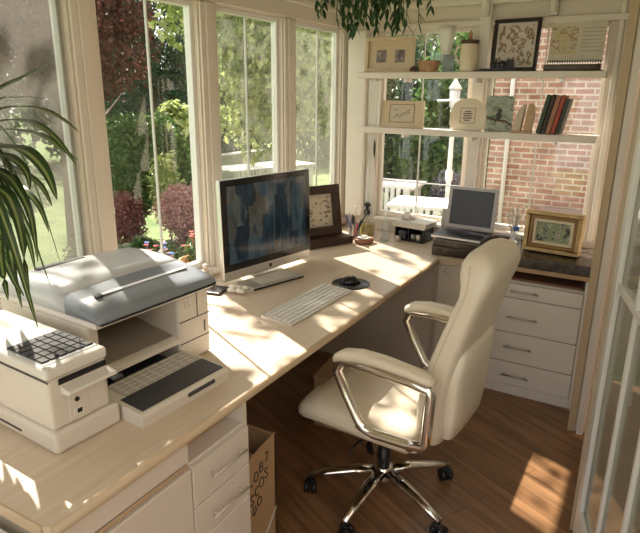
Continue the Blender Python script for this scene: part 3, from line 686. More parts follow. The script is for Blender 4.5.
# ------------------------------------------------------------------ things on the lower shelf
cs = thing('sketch_card', 'tan mounted card with a small pencil sketch on the lower shelf', 'card', (.43, 2.755, S2), math.radians(-90 + 3))
M_ = rmat('Y', -6)
MB().box(-.006, .006, -.135, .135, 0, .155, .002, 2, M_).build('mount', TANP, cs)
m = MB(); ring(m, .155, .105, .004, .006, .0085, M_, .030, .0005); m.build('border', mat('brown_line', (.30, .20, .12), .7), cs)
MB().box(.006, .0075, -.072, .072, .034, .131, 0, 2, M_).build('picture', mat('pale_sheet', (.60, .52, .40), .8), cs)
m = MB()
pts = [(-.05, .055), (-.03, .075), (-.01, .070), (.01, .085), (.03, .09), (.05, .105)]
m.tube([M_ @ Vector((.0085, a, b)) for a, b in pts], .0016, 5); m.tube([M_ @ Vector((.0085, a, b - .012)) for a, b in pts[1:]], .0014, 5)
m.tube([M_ @ Vector((.0085, -.055, .105)), M_ @ Vector((.0085, -.03, .10)), M_ @ Vector((.0085, -.025, .112))], .0014, 5); m.build('sketch_lines', mat('graphite', (.16, .13, .12), .7), cs)
pq = thing('ceramic_plaque', 'cream arched ceramic plaque with a small printed panel on the lower shelf', 'plaque', (.828, 2.75, S2), math.radians(-90))
M_ = rmat('Y', -7)
m = MB(); pl = [(-.082, 0), (.082, 0), (.102, .03), (.102, .10), (.082, .145), (.045, .17), (0, .175), (-.045, .17), (-.082, .145), (-.102, .10), (-.102, .03)]
m.prism(pl, -.010, .008, 'x'); bmesh.ops.transform(m.bm, matrix=M_, verts=m.bm.verts); m.build('body', CERAM, pq)
m = MB(); ring(m, .085, .085, .003, .008, .010, M_, .038, .0005); m.build('panel_border', mat('grey_line', (.30, .26, .22), .7), pq)
m = MB()
for k, (a, b) in enumerate(((-.02, .012), (-.026, .026), (-.022, .020), (-.026, .026), (-.018, .016))): m.box(.008, .0098, a, b, .052 + k * .012, .058 + k * .012, 0, 2, M_)
m.build('printed_lines', mat('dark_ink', (.10, .08, .08), .7), pq)
BIRD = picmat('bird_picture', [(.10, .14, .09), (.26, .33, .24), (.42, .46, .38), (.14, .17, .12), (.50, .54, .50)], 13, (1, 1, 1.4))
bp_ = thing('glass_bird_picture', 'frameless glass picture of a bird on a branch, between plaque and book holder', 'picture', (.992, 2.775, S2), math.radians(-90 + 8))
M_ = rmat('Y', -8)
MB().box(-.004, .0, -.074, .074, 0, .19, .001, 2, M_).build('glass_panel', BIRD, bp_)
m = MB(); m.ball((.001, .0, .085), .020, .15, .75, 1.1, 2); m.ball((.001, .004, .112), .012, .2, 1, 1, 2); m.tube([(.001, -.006, .07), (.001, -.022, .035)], [.006, .002], 6)
bmesh.ops.transform(m.bm, matrix=M_, verts=m.bm.verts); m.build('bird', mat('bird_dark', (.07, .07, .06), .7), bp_)
m = MB(); m.tube([M_ @ Vector((.001, -.07, .078)), M_ @ Vector((.001, -.02, .062)), M_ @ Vector((.001, .04, .055)), M_ @ Vector((.001, .070, .035))], .006, 6); m.build('branch', BARK, bp_)
bh = thing('wooden_book_holder', 'curved tan wooden book holder at the left of the leaning books', 'book holder', (1.118, 2.765, S2), math.radians(4))
MB().box(-.045, .06, -.045, .045, 0, .012, .003).build('base', TAN, bh)
MB().prism([(.02, .012), (.056, .012), (.064, .09), (.062, .135), (.050, .152), (.036, .15), (.028, .12)], -.042, .042, 'y').build('end_board', TAN, bh)
MB().prism([(-.042, .012), (.0, .012), (.018, .145), (.010, .15), (-.018, .11)], -.038, .038, 'y').build('pale_board', mat('pale_whitewashed_wood', (.60, .50, .38), .6), bh)
books = [(1.205, .024, .198, (.035, .06, .03), 'dark green book, leftmost of the leaning books'), (1.2315, .020, .200, (.03, .014, .010), 'nearly black book with its spine second from the left'),
         (1.2535, .024, .196, (.36, .16, .09), 'light brown book in the middle of the leaning books'), (1.2795, .022, .198, (.36, .055, .03), 'red book leaning beside the light brown one'), (1.3035, .022, .182, (.028, .035, .022), 'short dark book, rightmost of the leaning books')]
for x, tk, h, c_, lb in books:
    b = thing('book', lb, 'book', (x, 2.768, S2 + .0006), group='leaning books on the lower shelf', rot=(0, math.radians(11), 0))
    k_ = tk * .93
    off = math.sin(math.radians(11)) * tk
    MB().box(0, k_, -.055, .055, off, h + off, .002).build('cover', mat('book_cover_' + lb[:9], c_, .5), b)
    MB().box(.003, k_ - .003, -.051, .0555, off + .004, h + off + .0006, 0).build('pages', PAPER, b)

# corner curtain with dark tie
cu = thing('window_curtain', 'narrow white curtain panel gathered in the back left corner', 'curtain', (0, 0, 0))
def fold(xc, wd, z0, z1, y0, nm, pinch=None, amp=.010):
    rings = []
    for i in range(25):
        t = i / 24; z = z0 + (z1 - z0) * t
        f = 1 - .55 * math.exp(-((z - pinch) / .09) ** 2) if pinch else 1
        r = []
        for s_ in (1, -1):
            for k in (range(17) if s_ == 1 else range(16, -1, -1)):
                u = k / 16 - .5
                r.append((xc + u * wd * f, y0 + amp * math.sin(u * 22 + z * 1.3) + s_ * .0015, z))
        rings.append(r)
    return MB().loft(rings).build(nm, CURT, cu)
fold(.268, .062, .86, 1.36, 2.70, 'lower_panel', 1.24)
fold(.262, .075, 1.406, 1.668, 2.738, 'middle_panel', None, .008)
o = MB().ball((0, 0, 0), .012, .55, .6, 4.6, 2).build('curtain_tie', BLACK, cu, loc=(.294, 2.684, 1.275))
cn = MB(); cn.loft([[(.0 + r_ * math.cos(2 * PI * k / 16) * (1 + .2 * math.sin(k * 2.4)), r_ * .3 * math.sin(2 * PI * k / 16), z) for k in range(16)] for r_, z in ((.012, 0), (.020, .03), (.032, .09), (.044, .15), (.05, .19))])
o = cn.build('gathered_curtain', CURT, loc=(.655, 2.812, 1.765)); tag(o, 'small white gathered curtain hanging behind the wicker basket', 'curtain')

# ------------------------------------------------------------------ office chair (local: faces -x)
ch = thing('office_chair', 'cream leather office chair with chrome arms on a five star base', 'chair', (1.03, 1.315, 0), math.radians(-3))
def sell(cx_, cy_, hx, hy, e, n=28):
    o_ = []
    for k in range(n):
        a = 2 * PI * k / n; c_, s_ = math.cos(a), math.sin(a)
        o_.append((cx_ + hx * math.copysign(abs(c_) ** e, c_), cy_ + hy * math.copysign(abs(s_) ** e, s_)))
    return o_
# seat: rings across x, superellipse in (y,z)
sr = []
prof = [(-.275, .015, .20, .435), (-.268, .040, .235, .440), (-.24, .058, .252, .452), (-.17, .064, .262, .465), (-.05, .060, .265, .466), (.08, .058, .262, .458), (.17, .058, .25, .452), (.215, .045, .24, .452), (.22, .015, .2, .45)]
for x, hz, hy, zc in prof:
    sr.append([(x, a, b - (.010 if b > zc and abs(a) < hy * .5 else 0)) for a, b in sell(0, zc, hy, hz, .62)])
seat = MB().loft(sr).build('seat', LEATH, ch)
m = MB(); m.tube([(-.262, -.23, .448), (-.15, -.262, .462), (.08, -.262, .458), (.20, -.24, .455)], .004, 6); m.tube([(-.262, .23, .448), (-.15, .262, .462), (.08, .262, .458), (.20, .24, .455)], .004, 6)
m.tube([(-.272, -.21, .44), (-.274, 0, .44), (-.272, .21, .44)], .004, 6); m.build('piping', LEATH, seat)
MB().box(-.19, .17, -.19, .19, .375, .405, .012).build('seat_pan', mat('tan_underside', (.42, .32, .20), .6), ch)
# back: rings up z, superellipse in (x,y)
br_ = []
bp2 = [(.43, .230, .030, .15), (.445, .230, .046, .185), (.50, .232, .054, .200), (.58, .235, .056, .206), (.66, .246, .054, .210), (.76, .267, .050, .210), (.86, .298, .048, .208), (.94, .322, .046, .198), (.985, .336, .044, .192), (1.02, .344, .050, .190), (1.06, .346, .060, .185), (1.095, .343, .058, .172), (1.12, .341, .042, .150), (1.132, .341, .016, .11)]
for z, xc, hx, hy in bp2: br_.append([(a, b, z) for a, b in sell(xc, 0, hx, hy * .97, .42, 36)])
back = MB().loft(br_).build('backrest', LEATH, ch)
for s_ in (-1, 1): MB().tube([(xc - .018, s_ * hy * .97, z) for z, xc, hx, hy in bp2[2:-2]], .0035, 6).build('piping', LEATH, back)
ShL = []
for z, xc, hx, hy in [(.46, .280, .02, .14), (.475, .287, .03, .165), (.56, .295, .034, .175), (.70, .302, .034, .178), (.78, .316, .030, .165), (.80, .318, .014, .14)]:
    ShL.append([(a, b, z) for a, b in sell(xc, 0, hx, hy, .5)])
MB().loft(ShL).build('back_shell', LEATH, back)
for s_ in (-1, 1):
    y = s_ * .282
    lp_ = [(-.060, .702), (-.050, .722), (.05, .726), (.20, .716), (.268, .706), (.276, .69), (.272, .60), (.270, .52), (.262, .498), (.20, .488), (.08, .484), (.045, .492), (.02, .515), (-.03, .60), (-.07, .68)]
    fr = MB(); fr.tube([(a, y, b) for a, b in lp_], .0175, 12, flat=1.05, up=(0, 1, 0), closed=True)
    fr.build('arm_frame', CHROME, ch)
    b2 = MB(); b2.tube([(.02, y, .49), (.02, y * .86, .452), (.03, y * .5, .398)], .014, 8, flat=.6); b2.build('arm_bracket', CHROME, ch)
    b2 = MB(); b2.tube([(.20, y, .482), (.20, y * .9, .45), (.18, y * .5, .398)], .014, 8, flat=.6); b2.build('arm_bracket', CHROME, ch)
    ap = []
    for x, zc, hz, hy in ((-.078, .728, .008, .016), (-.073, .733, .016, .026), (-.045, .748, .019, .033), (.02, .760, .019, .036), (.10, .761, .018, .034), (.20, .752, .017, .030), (.27, .740, .014, .026), (.285, .735, .008, .016)):
        ap.append([(x, y + a, b) for a, b in sell(0, zc, hy, hz, .75, 20)])
    MB().loft(ap).build('arm_pad', LEATH, ch)
bx_, by_ = -.02, .02
m = MB(); m.cyl((bx_, by_, .10), (bx_, by_, .25), .026, seg=20); m.build('gas_lift_cover', BLACK, ch)
m = MB(); m.cyl((bx_, by_, .25), (bx_, by_, .345), .015, seg=16); m.build('gas_lift', CHROME, ch)
m = MB(); m.box(bx_ - .10, bx_ + .10, by_ - .06, by_ + .06, .285, .376, .012); m.build('tilt_mechanism', BLACK, ch)
m = MB(); m.tube([(bx_, by_ - .05, .35), (bx_ - .02, by_ - .20, .345), (bx_ - .02, by_ - .25, .335)], .005, 8); m.build('tilt_lever', BLACK, ch)
m = MB(); m.lathe([(0, .085), (.045, .085), (.048, .10), (.038, .145), (.028, .15), (0, .15)], (bx_, by_, 0), 24); m.build('hub', CHROME, ch)
for deg in (52, -20, -91, -151, 125):
    a = math.radians(deg); u = Vector((math.cos(a), math.sin(a), 0)); c_ = Vector((bx_, by_, 0)); v = Vector((-u.y, u.x, 0))
    m = MB(); m.tube([c_ + u * .03 + Vector((0, 0, .122)), c_ + u * .12 + Vector((0, 0, .118)), c_ + u * .23 + Vector((0, 0, .098)), c_ + u * .31 + Vector((0, 0, .078))], [.030, .026, .021, .015], 12, flat=.6)
    lg = m.build('leg', CHROME, ch)
    e = c_ + u * .30
    m = MB(); m.cyl(e + Vector((0, 0, .055)), e + Vector((0, 0, .078)), .008, seg=8)
    e2 = e + v * .008
    for s_ in (-1, 1): m.tube([e2 + u * (s_ * .006) + Vector((0, 0, .0265)), e2 + u * (s_ * .024) + Vector((0, 0, .0265))], .026, 18)
    m.box(-.018, .018, -.010, .010, .03, .06, .004, 2, Matrix.Translation(e)); m.build('caster', BLACK, lg)

# ------------------------------------------------------------------ boxes under the desk
cbx = thing('cardboard_box', 'open cardboard box with handwriting, under the desk next to drawers', 'box', (0, 0, 0))
MB().box(.50, .508, .725, .895, 0, .44).box(.50, .78, .725, .731, 0, .44).box(.50, .78, .889, .895, 0, .455).prism([(.725, 0), (.895, 0), (.895, .462), (.725, .432)], .774, .78, 'x').box(.508, .774, .731, .889, 0, .01).build('body', CARD, cbx)
m = MB()
def scrib(cy_, cz_, s_, kind):
    P_ = {'0': [(math.cos(a) * .8, math.sin(a) * 1.2) for a in [2 * PI * k / 10 for k in range(11)]],
          'B': [(-.6, -1.2), (-.6, 1.2), (.4, 1), (.5, .4), (-.4, .1), (.6, -.3), (.5, -1), (-.5, -1.2)],
          'S': [(.6, 1), (-.1, 1.2), (-.6, .7), (0, .1), (.6, -.5), (.1, -1.2), (-.6, -.9)],
          'J': [(-.4, 1.1), (.6, 1.1), (.3, 0), (.2, -1), (-.5, -.9)], 'D': [(-.5, -1.1), (-.5, 1.1), (.4, .8), (.6, 0), (.2, -1), (-.5, -1.1)],
          'C': [(.6, .9), (-.2, 1.1), (-.7, 0), (-.2, -1.1), (.6, -.8)], '-': [(-.6, 0), (.6, .2)]}[kind]
    m.tube([(.7805, cy_ + a * s_, cz_ + b * s_) for a, b in P_], .0026, 5)
for k, c_ in enumerate('-0BJ'): scrib(.748 + k * .030, .330 + k * .022, .015, c_)
for k, c_ in enumerate('SC0S'): scrib(.752 + k * .028, .272 + k * .020, .016, c_)
for k, c_ in enumerate('D0'): scrib(.765 + k * .028, .225 + k * .02, .015, c_)
m.build('handwriting', mat('marker_ink', (.05, .035, .03), .7), cbx)
m = MB(); m.tube([(.782, .735, .02), (.784, .79, .07), (.784, .84, .10), (.782, .89, .16)], .006, 8, flat=.5); m.build('strap', mat('pale_strap', (.45, .40, .33), .4), cbx)
rr = random.Random(9); m = MB()
for k in range(9): m.ball((rr.uniform(.58, .74), rr.uniform(.765, .855), .36 + rr.uniform(0, .04)), .030, 1.2, 1, .8, 1)
m.box(.55, .76, .74, .88, .011, .35)
o = m.build('crumpled_paper', PAPER); tag(o, 'crumpled white packing paper inside the open cardboard box', 'paper')
b2 = thing('storage_box', 'closed brown box on the floor in the shadow behind the chair base', 'box', (.62, 1.78, 0), .12)
MB().box(-.14, .14, -.12, .12, 0, .26, .003).build('body', CARD, b2); MB().box(-.145, .145, -.125, .125, .26, .275, .003).build('lid', CARD, b2)

# ------------------------------------------------------------------ strappy plant at left
LG = leafmat('strap_leaf_green', [(.020, .055, .014), (.035, .085, .022), (.05, .11, .03)], .22, .30)
LP = leafmat('strap_leaf_pale', [(.22, .30, .10), (.30, .38, .14), (.36, .42, .18)], .3, .35)
def ribbon(m, pts, wd, foldv=.25, stripe=True, seg=1):
    """a long leaf as a thin, folded solid strip; slot 1 is the pale stripe"""
    pts = [Vector(q) for q in pts]; n = len(pts); T = []
    for i, q in enumerate(pts):
        d_ = (pts[min(i + 1, n - 1)] - pts[max(i - 1, 0)]).normalized()
        side = d_.cross(Vector((0, 0, 1)))
        side = side.normalized() if side.length > 1e-4 else Vector((1, 0, 0))
        nn = side.cross(d_).normalized()
        t = i / (n - 1); ww = wd * (math.sin(PI * min(1, .12 + .88 * t) ** .75) ** .8 if t < 1 else 0) + .0008
        T.append([m.bm.verts.new(q + side * (ww * u) + nn * (abs(u) * ww * foldv)) for u in (-1, -.25, .25, 1)])
    for A, B in zip(T, T[1:]):
        for k in range(3):
            f = m.bm.faces.new((A[k], A[k + 1], B[k + 1], B[k])); f.smooth = True; f.material_index = 1 if (k == 1 and stripe) else 0
def smooth_path(ctrl, n=14):
    c_ = [Vector(q) for q in ctrl]; c_ = [c_[0]] + c_ + [c_[-1]]; o_ = []
    segs = len(c_) - 3
    for i in range(n):
        t = i / (n - 1) * segs; k = min(int(t), segs - 1); u = t - k
        a, b, cc_, d_ = c_[k:k + 4]
        o_.append(.5 * ((2 * b) + (-a + cc_) * u + (2 * a - 5 * b + 4 * cc_ - d_) * u * u + (-a + 3 * b - 3 * cc_ + d_) * u ** 3))
    return o_
pt = thing('potted_dracaena', 'tall strappy leaved plant arching over the fax machine at the near window', 'plant', (.085, .09, .7405))
MB().lathe([(0, 0), (.055, 0), (.058, .01), (.070, .12), (.076, .125), (.076, .135), (.066, .135), (.062, .115), (0, .113)], seg=32).build('pot', TERRA, pt)
MB().lathe([(0, .108), (.062, .108), (.063, .120), (0, .124)], seg=24).build('soil', SOIL, pt)
MB().tube([(0, 0, .11), (.05, .01, .30), (.13, .04, .48), (.215, .08, .68)], [.014, .013, .012, .010], 10).build('stem', BARK, pt)
CR = Vector((.215, .08, .68)); OF = Vector((.085, .09, .7405))
LV = [[(0.405, 0.3, 1.6), (0.496, 0.3, 1.627), (0.595, 0.3, 1.657)], [(0.522, 0.22, 1.558), (0.646, 0.22, 1.565), (0.723, 0.22, 1.547), (0.777, 0.22, 1.521)],
[(0.451, 0.26, 1.528), (0.564, 0.26, 1.532), (0.645, 0.26, 1.501), (0.708, 0.26, 1.444)], [(0.534, 0.2, 1.477), (0.622, 0.2, 1.474), (0.681, 0.2, 1.436), (0.71, 0.2, 1.379)],
[(0.382, 0.3, 1.505), (0.536, 0.3, 1.5), (0.609, 0.3, 1.47), (0.661, 0.3, 1.45)], [(0.284, 0.34, 1.364), (0.368, 0.34, 1.355), (0.435, 0.34, 1.317), (0.466, 0.34, 1.25)],
[(0.438, 0.25, 1.412), (0.491, 0.25, 1.385), (0.533, 0.25, 1.318), (0.539, 0.25, 1.203)], [(0.543, 0.18, 1.388), (0.58, 0.18, 1.358), (0.598, 0.18, 1.281), (0.596, 0.18, 1.133)],
[(0.393, 0.28, 1.423), (0.471, 0.28, 1.411), (0.541, 0.28, 1.386), (0.577, 0.28, 1.339)], [(0.462, 0.22, 1.315), (0.48, 0.22, 1.256), (0.483, 0.22, 1.169), (0.496, 0.22, 1.085)],
[(0.558, 0.15, 1.327), (0.559, 0.15, 1.259), (0.557, 0.15, 1.188), (0.561, 0.15, 1.14)], [(0.305, 0.32, 1.32), (0.357, 0.32, 1.286), (0.403, 0.32, 1.224), (0.416, 0.32, 1.144)],
[(0.482, 0.2, 1.265), (0.491, 0.2, 1.208), (0.518, 0.2, 1.155), (0.544, 0.2, 1.132)], [(0.399, 0.3, 1.577), (0.46, 0.3, 1.582), (0.517, 0.3, 1.585), (0.574, 0.3, 1.58)],
[(0.465, 0.24, 1.455), (0.516, 0.24, 1.446), (0.555, 0.24, 1.422), (0.561, 0.24, 1.381)]]
WD = [.014, .013, .016, .027, .014, .016, .018, .018, .016, .014, .015, .016, .012, .010, .017]
def add_leaf(path, wd, i):
    m = MB(); ribbon(m, path, wd)
    o = m.build('leaf', [LG, LP], pt); return o
for i, (L_, wd) in enumerate(zip(LV, WD)):
    P_ = [Vector(q) - OF for q in L_]
    up = CR.lerp(P_[0], .4) + Vector((0, 0, .03 if P_[0].z > CR.z - .05 else .10))
    if P_[0].z < CR.z - .05: up.z = max(up.z, CR.z + .04)
    add_leaf(smooth_path([CR, up] + P_, 18), wd, i)
rr = random.Random(5)
for i in range(22):
    a = rr.uniform(0, 2 * PI) if i < 16 else rr.uniform(-1.0, 1.0)
    L_ = rr.uniform(.25, .42) if i < 16 else rr.uniform(.22, .36)
    e = rr.uniform(.2, 1.2)
    dr = Vector((math.cos(a), math.sin(a), 0))
    if dr.x < -.2: L_ *= .45
    if dr.y < -.5: L_ *= .8
    drop = rr.uniform(.05, .34)
    if dr.y > .35: L_ *= .7
    add_leaf(smooth_path([CR, CR + dr * L_ * .35 + Vector((0, 0, .10 * e + .02)), CR + dr * L_ * .75 + Vector((0, 0, .10 * e - drop * .3)), CR + dr * L_ + Vector((0, 0, .02 - drop))], 14), rr.uniform(.013, .018), i)

for i in range(24):  # unseen drooping leaves added to dapple the sun on the near desk end
    a = rr.uniform(1.2, 3.0); L_ = rr.uniform(.06, .17); dr = Vector((math.cos(a) * .8, math.sin(a), 0)); dz = rr.uniform(.12, .33)
    add_leaf(smooth_path([CR, CR + dr * L_ * .5 + Vector((0, 0, .07)), CR + dr * L_ + Vector((0, 0, -dz * .35)), CR + dr * L_ * 1.15 + Vector((-.02, 0, -dz))], 14), rr.uniform(.014, .020), i)

# hanging plant near the corner
hp = thing('hanging_plant', 'leafy plant in a hanging basket, its sprigs drooping below the ceiling', 'plant', (.62, 1.93, 2.05))
HL = leafmat('hanging_leaf', [(.015, .05, .016), (.03, .09, .03), (.07, .15, .05)], .3, .35)
MB().lathe([(0, .02), (.06, .02), (.10, .05), (.125, .12), (.13, .13), (.12, .13), (.095, .06), (0, .04)], seg=28).build('basket', WICK, hp)
MB().lathe([(0, .10), (.115, .10), (.115, .118), (0, .122)], seg=24).build('soil', SOIL, hp)
for k in range(3):
    a = 2 * PI * k / 3; MB().tube([(.125 * math.cos(a), .125 * math.sin(a), .13), (0, 0, .32)], .002, 5).build('cord', BLACK, hp)
MB().tube([(0, 0, .32), (0, 0, .369)], .003, 6).build('hook', STEEL, hp)
rr = random.Random(21)
for i in range(46):
    a = rr.uniform(0, 2 * PI); r_ = rr.uniform(.10, .26); h = rr.uniform(-.17, -.03)
    if i < 8: a = rr.uniform(-2.2, -.6); h = rr.uniform(-.19, -.12)
    u = Vector((math.cos(a), math.sin(a), 0)); path = smooth_path([Vector((0, 0, .12)) + u * .03, u * r_ * .6 + Vector((0, 0, .17)), u * r_ + Vector((0, 0, .05)), u * r_ * 1.1 + Vector((0, 0, h))], 12)
    m = MB(); m.tube(path, .0018, 4)
    for k in range(3, 12):
        for s_ in (-1, 1):
            q = path[k]; v = Vector((rr.uniform(-1, 1), rr.uniform(-1, 1), -1.3)).normalized()
            ribbon(m, [q, q + v * .018, q + v * .036, q + v * .05], .0075, .2, False)
    m.build('sprig', HL, hp)

# ------------------------------------------------------------------ the garden
GZ = -.5
struct(MB().box(-45, 25, -12, 70, GZ - .3, GZ).build('floor_lawn', GRASS))
struct(MB().box(3.1, 3.2, -1.7, 4.0, -.06, 2.6).build('wall_side', mat('taupe_paint', (.36, .28, .20), .7)))
def cloud(name, m, blobs, n, size, parent=None, seed=1, shell=.55, droop=.3, aspect=.6):
    r = random.Random(seed); V = []; Fc = []
    tot = sum(b[3] * b[4] * b[5] for b in blobs)
    for b in blobs:
        k = int(n * b[3] * b[4] * b[5] / tot)
        for _ in range(k):
            v = Vector((r.gauss(0, 1), r.gauss(0, 1), r.gauss(0, 1))).normalized()
            rad = shell + (1 - shell) * r.random() ** .6
            rad *= 1 + .16 * math.sin(v.x * 7 + b[0] * 3) * math.sin(v.y * 6 + b[1]) * math.cos(v.z * 8)
            q = Vector((b[0] + v.x * b[3] * rad, b[1] + v.y * b[4] * rad, b[2] + v.z * b[5] * rad))
            if q.z < GZ + .03: continue
            s_ = size * r.uniform(.55, 1.25)
            d_ = Vector((r.uniform(-1, 1), r.uniform(-1, 1), r.uniform(-1, .6) - droop)).normalized()
            nn = (v * .8 + Vector((r.uniform(-1, 1), r.uniform(-1, 1), r.uniform(-.3, 1.2)))).normalized()
            sd = d_.cross(nn)
            if sd.length < .05: continue
            sd.normalize(); nn = sd.cross(d_)
            i0 = len(V)
            V += [q, q + d_ * s_ * .5 + sd * s_ * aspect * .5 + nn * s_ * .1, q + d_ * s_ - nn * s_ * .12, q + d_ * s_ * .5 - sd * s_ * aspect * .5 + nn * s_ * .1]
            Fc += [(i0, i0 + 1, i0 + 2), (i0, i0 + 2, i0 + 3)]
    me = bpy.data.meshes.new(name); me.from_pydata([tuple(v) for v in V], [], Fc); me.materials.append(m)
    o = bpy.data.objects.new(name, me); C.objects.link(o)
    if parent: o.parent = parent
    return o
def trunk(parent, h, r, branches, seed=1, z0=0):
    rr = random.Random(seed); m = MB()
    m.tube([(0, 0, z0), (.03, .02, h * .4), (-.02, .04, h * .75), (0, 0, h)], [r * 1.2, r, r * .8, r * .4], 10)
    for k in range(branches):
        a = rr.uniform(0, 2 * PI); t = rr.uniform(.3, .8); L_ = h * rr.uniform(.25, .45)
        b = Vector((0, 0, h * t)); u = Vector((math.cos(a), math.sin(a), rr.uniform(.3, .9)))
        m.tube([b, b + u * L_ * .5, b + u * L_ + Vector((0, 0, L_ * .15))], [r * .45, r * .3, r * .1], 7)
    return m.build('trunk', BARK, parent)
L_RED = leafmat('maple_leaf_red', [(.055, .018, .018), (.13, .045, .038), (.24, .10, .075), (.09, .03, .028)], .35)
L_YG = leafmat('leaf_yellow_green', [(.22, .31, .07), (.42, .52, .15), (.62, .68, .32), (.14, .21, .06)], .5)
L_MID = leafmat('leaf_mid_green', [(.04, .10, .025), (.08, .17, .04), (.14, .24, .07)], .4)
L_DK = leafmat('leaf_dark_green', [(.015, .045, .02), (.03, .075, .03), (.05, .11, .045)], .3)
L_OL = leafmat('leaf_olive', [(.16, .19, .09), (.27, .30, .15), (.38, .39, .24)], .4)
L_PK = leafmat('barberry_leaf', [(.30, .11, .11), (.48, .25, .23), (.62, .40, .36), (.36, .16, .15)], .35)
L_GY = leafmat('leaf_grey_green', [(.09, .15, .08), (.15, .22, .12), (.22, .28, .17)], .4)
def tree(name, label, x, y, blobs, n, size, m, h, r, nb=6, seed=1, group=None, cat='tree', **k):
    t = thing(name, label, cat, (x, y, GZ + .001), group=group)
    trunk(t, h, r, nb, seed)
    cloud('foliage', m, blobs_local(blobs, x, y), n, size, t, seed, **k)
    return t
def blobs_local(bl, x, y): return [(b[0] - x, b[1] - y, b[2] - GZ - .001, b[3], b[4], b[5]) for b in bl]
tree('maple_tree', 'dark red leaved maple tree seen through the second window', -5.2, 4.6,
     [(-5.1, 4.55, 3.3, 1.3, 1.5, 1.6), (-4.9, 5.1, 2.2, .8, .75, .75), (-4.8, 4.0, 2.3, .9, .9, .8), (-5.2, 3.2, 2.6, .9, .9, 1.2), (-5, 4.75, 1.75, .6, .55, .5)], 30000, .085, L_RED, 2.9, .07, 9, 3, droop=.2, aspect=.5, shell=.35)
tree('leafy_tree', 'bright yellow green leafy tree filling the third window above the monitor', -3.5, 7.3,
     [(-3.3, 7.0, 2.6, .95, 1.3, 1.5), (-3.2, 6.0, 2.1, .55, .75, .8), (-3.4, 8.2, 2.0, .8, 1.0, 1.2), (-3.2, 5.6, 3.0, .7, .9, .9), (-3.4, 6.7, 1.2, .6, .7, .6), (-3.1, 5.3, 1.25, .35, .4, .25), (-3.3, 4.95, 2.45, .35, .4, .4), (-3.1, 4.85, 1.25, .25, .3, .18)], 16000, .118, L_YG, 2.9, .07, 9, 5, droop=.35, aspect=.62, shell=.2)
tree('spreading_tree', 'tall olive green tree standing beyond the fourth window', -3.4, 11.2,
     [(-3.4, 11.0, 2.0, 1.4, 1.3, 1.9), (-2.5, 10.2, 1.6, .9, .8, 1.0), (-3.6, 12.4, 2.2, 1.4, 1.3, 1.8)], 17000, .12, L_OL, 3.0, .10, 8, 6, shell=.3)
tree('overhanging_tree', 'tall thin tree reaching above the left windows, seen only as shade', -3.0, 1.0,
     [(-2.3, 2.95, 4.15, .5, .6, .35), (-2.3, 2.0, 4.25, .30, .30, .2), (-2.2, 3.9, 4.2, .3, .3, .2)], 300, .12, L_MID, 4.6, .06, 7, 8, shell=.1, aspect=.7)
tree('evergreen_tree', 'dark green conifer standing between the red maple and the leafy tree', -8.2, 9.3,
     [(-8.2, 9.3, 1.2, 1.3, 1.3, 1.6), (-8.2, 9.4, 3.2, 1.0, 1.0, 1.9)], 14000, .13, L_DK, 4.2, .10, 8, 9, aspect=.35)
tree('garden_shrub', 'rounded green shrub below the red maple beside the dark reddish bush', -4.7, 5.3,
     [(-4.7, 5.25, .55, .55, .55, .75), (-4.4, 5.5, .9, .4, .4, .45), (-4.3, 5.6, .5, .4, .4, .6)], 9500, .075, L_MID, .9, .03, 6, 10, cat='shrub', shell=.4)
tree('garden_shrub', 'pale grey green shrub with broad leaves behind the pink bush', -5.0, 6.6,
     [(-5.0, 6.5, .75, .33, .33, .5), (-5.05, 6.6, 1.1, .3, .3, .35)], 6000, .10, L_YG, 1.1, .03, 6, 11, cat='shrub', shell=.3)
tree('barberry_bush', 'large pinkish red bush lit by sun, left of the monitor', -3.1, 4.62,
     [(-3.1, 4.6, .22, .34, .33, .33), (-3.05, 4.80, .02, .30, .30, .34)], 9000, .042, L_PK, .45, .015, 9, 12, cat='bush', shell=.3)
tree('barberry_bush', 'small dark reddish bush by the second window post', -4.2, 4.65,
     [(-4.15, 4.65, .05, .28, .26, .31), (-4.15, 4.62, -.18, .28, .26, .28)], 4500, .045, leafmat('dark_barberry', [(.15, .04, .04), (.24, .08, .075), (.32, .14, .12)], .3), .4, .015, 7, 13, cat='bush', shell=.3).location
tree('tall_perennial', 'upright light green garden plant between the two reddish bushes', -3.75, 5.0,
     [(-3.75, 5.0, .40, .18, .18, .45)], 1600, .11, L_YG, .5, .012, 6, 14, cat='plant', shell=.1, aspect=.3)
for i, (x, y, s_, m_, lb) in enumerate(((-3.66, 4.42, .16, L_MID, 'low green plant growing in the gap between the two reddish bushes'), (-3.45, 5.45, .26, L_GY, 'low pale plant behind the upright light green plant'), (-2.68, 3.80, .24, L_MID, 'low green plant directly above the blue window box flowers'), (-2.5, 2.95, .33, L_GY, 'low grey green plant nearest the second window'), (-2.0, 3.55, .26, L_MID, 'low green plant beneath the pink bush'), (-3.3, 3.45, .30, L_MID, 'low green clump in front of the small dark reddish bush'), (-2.2, 4.4, .30, L_GY, 'low pale clump growing right of the pink bush'))):
    tree('bed_plant', lb, x, y, [(x, y, GZ + s_ * 1.05, s_, s_, s_ * 1.2)], 4200, .07, m_, .3, .01, 5, 20 + i, cat='plant', group='low plants in the garden bed', shell=.2, aspect=.4)
struct(MB().box(-4.2, -.6, 2.2, 9.5, GZ + .0005, GZ + .03, .01).build('floor_garden_bed', SOILBED))
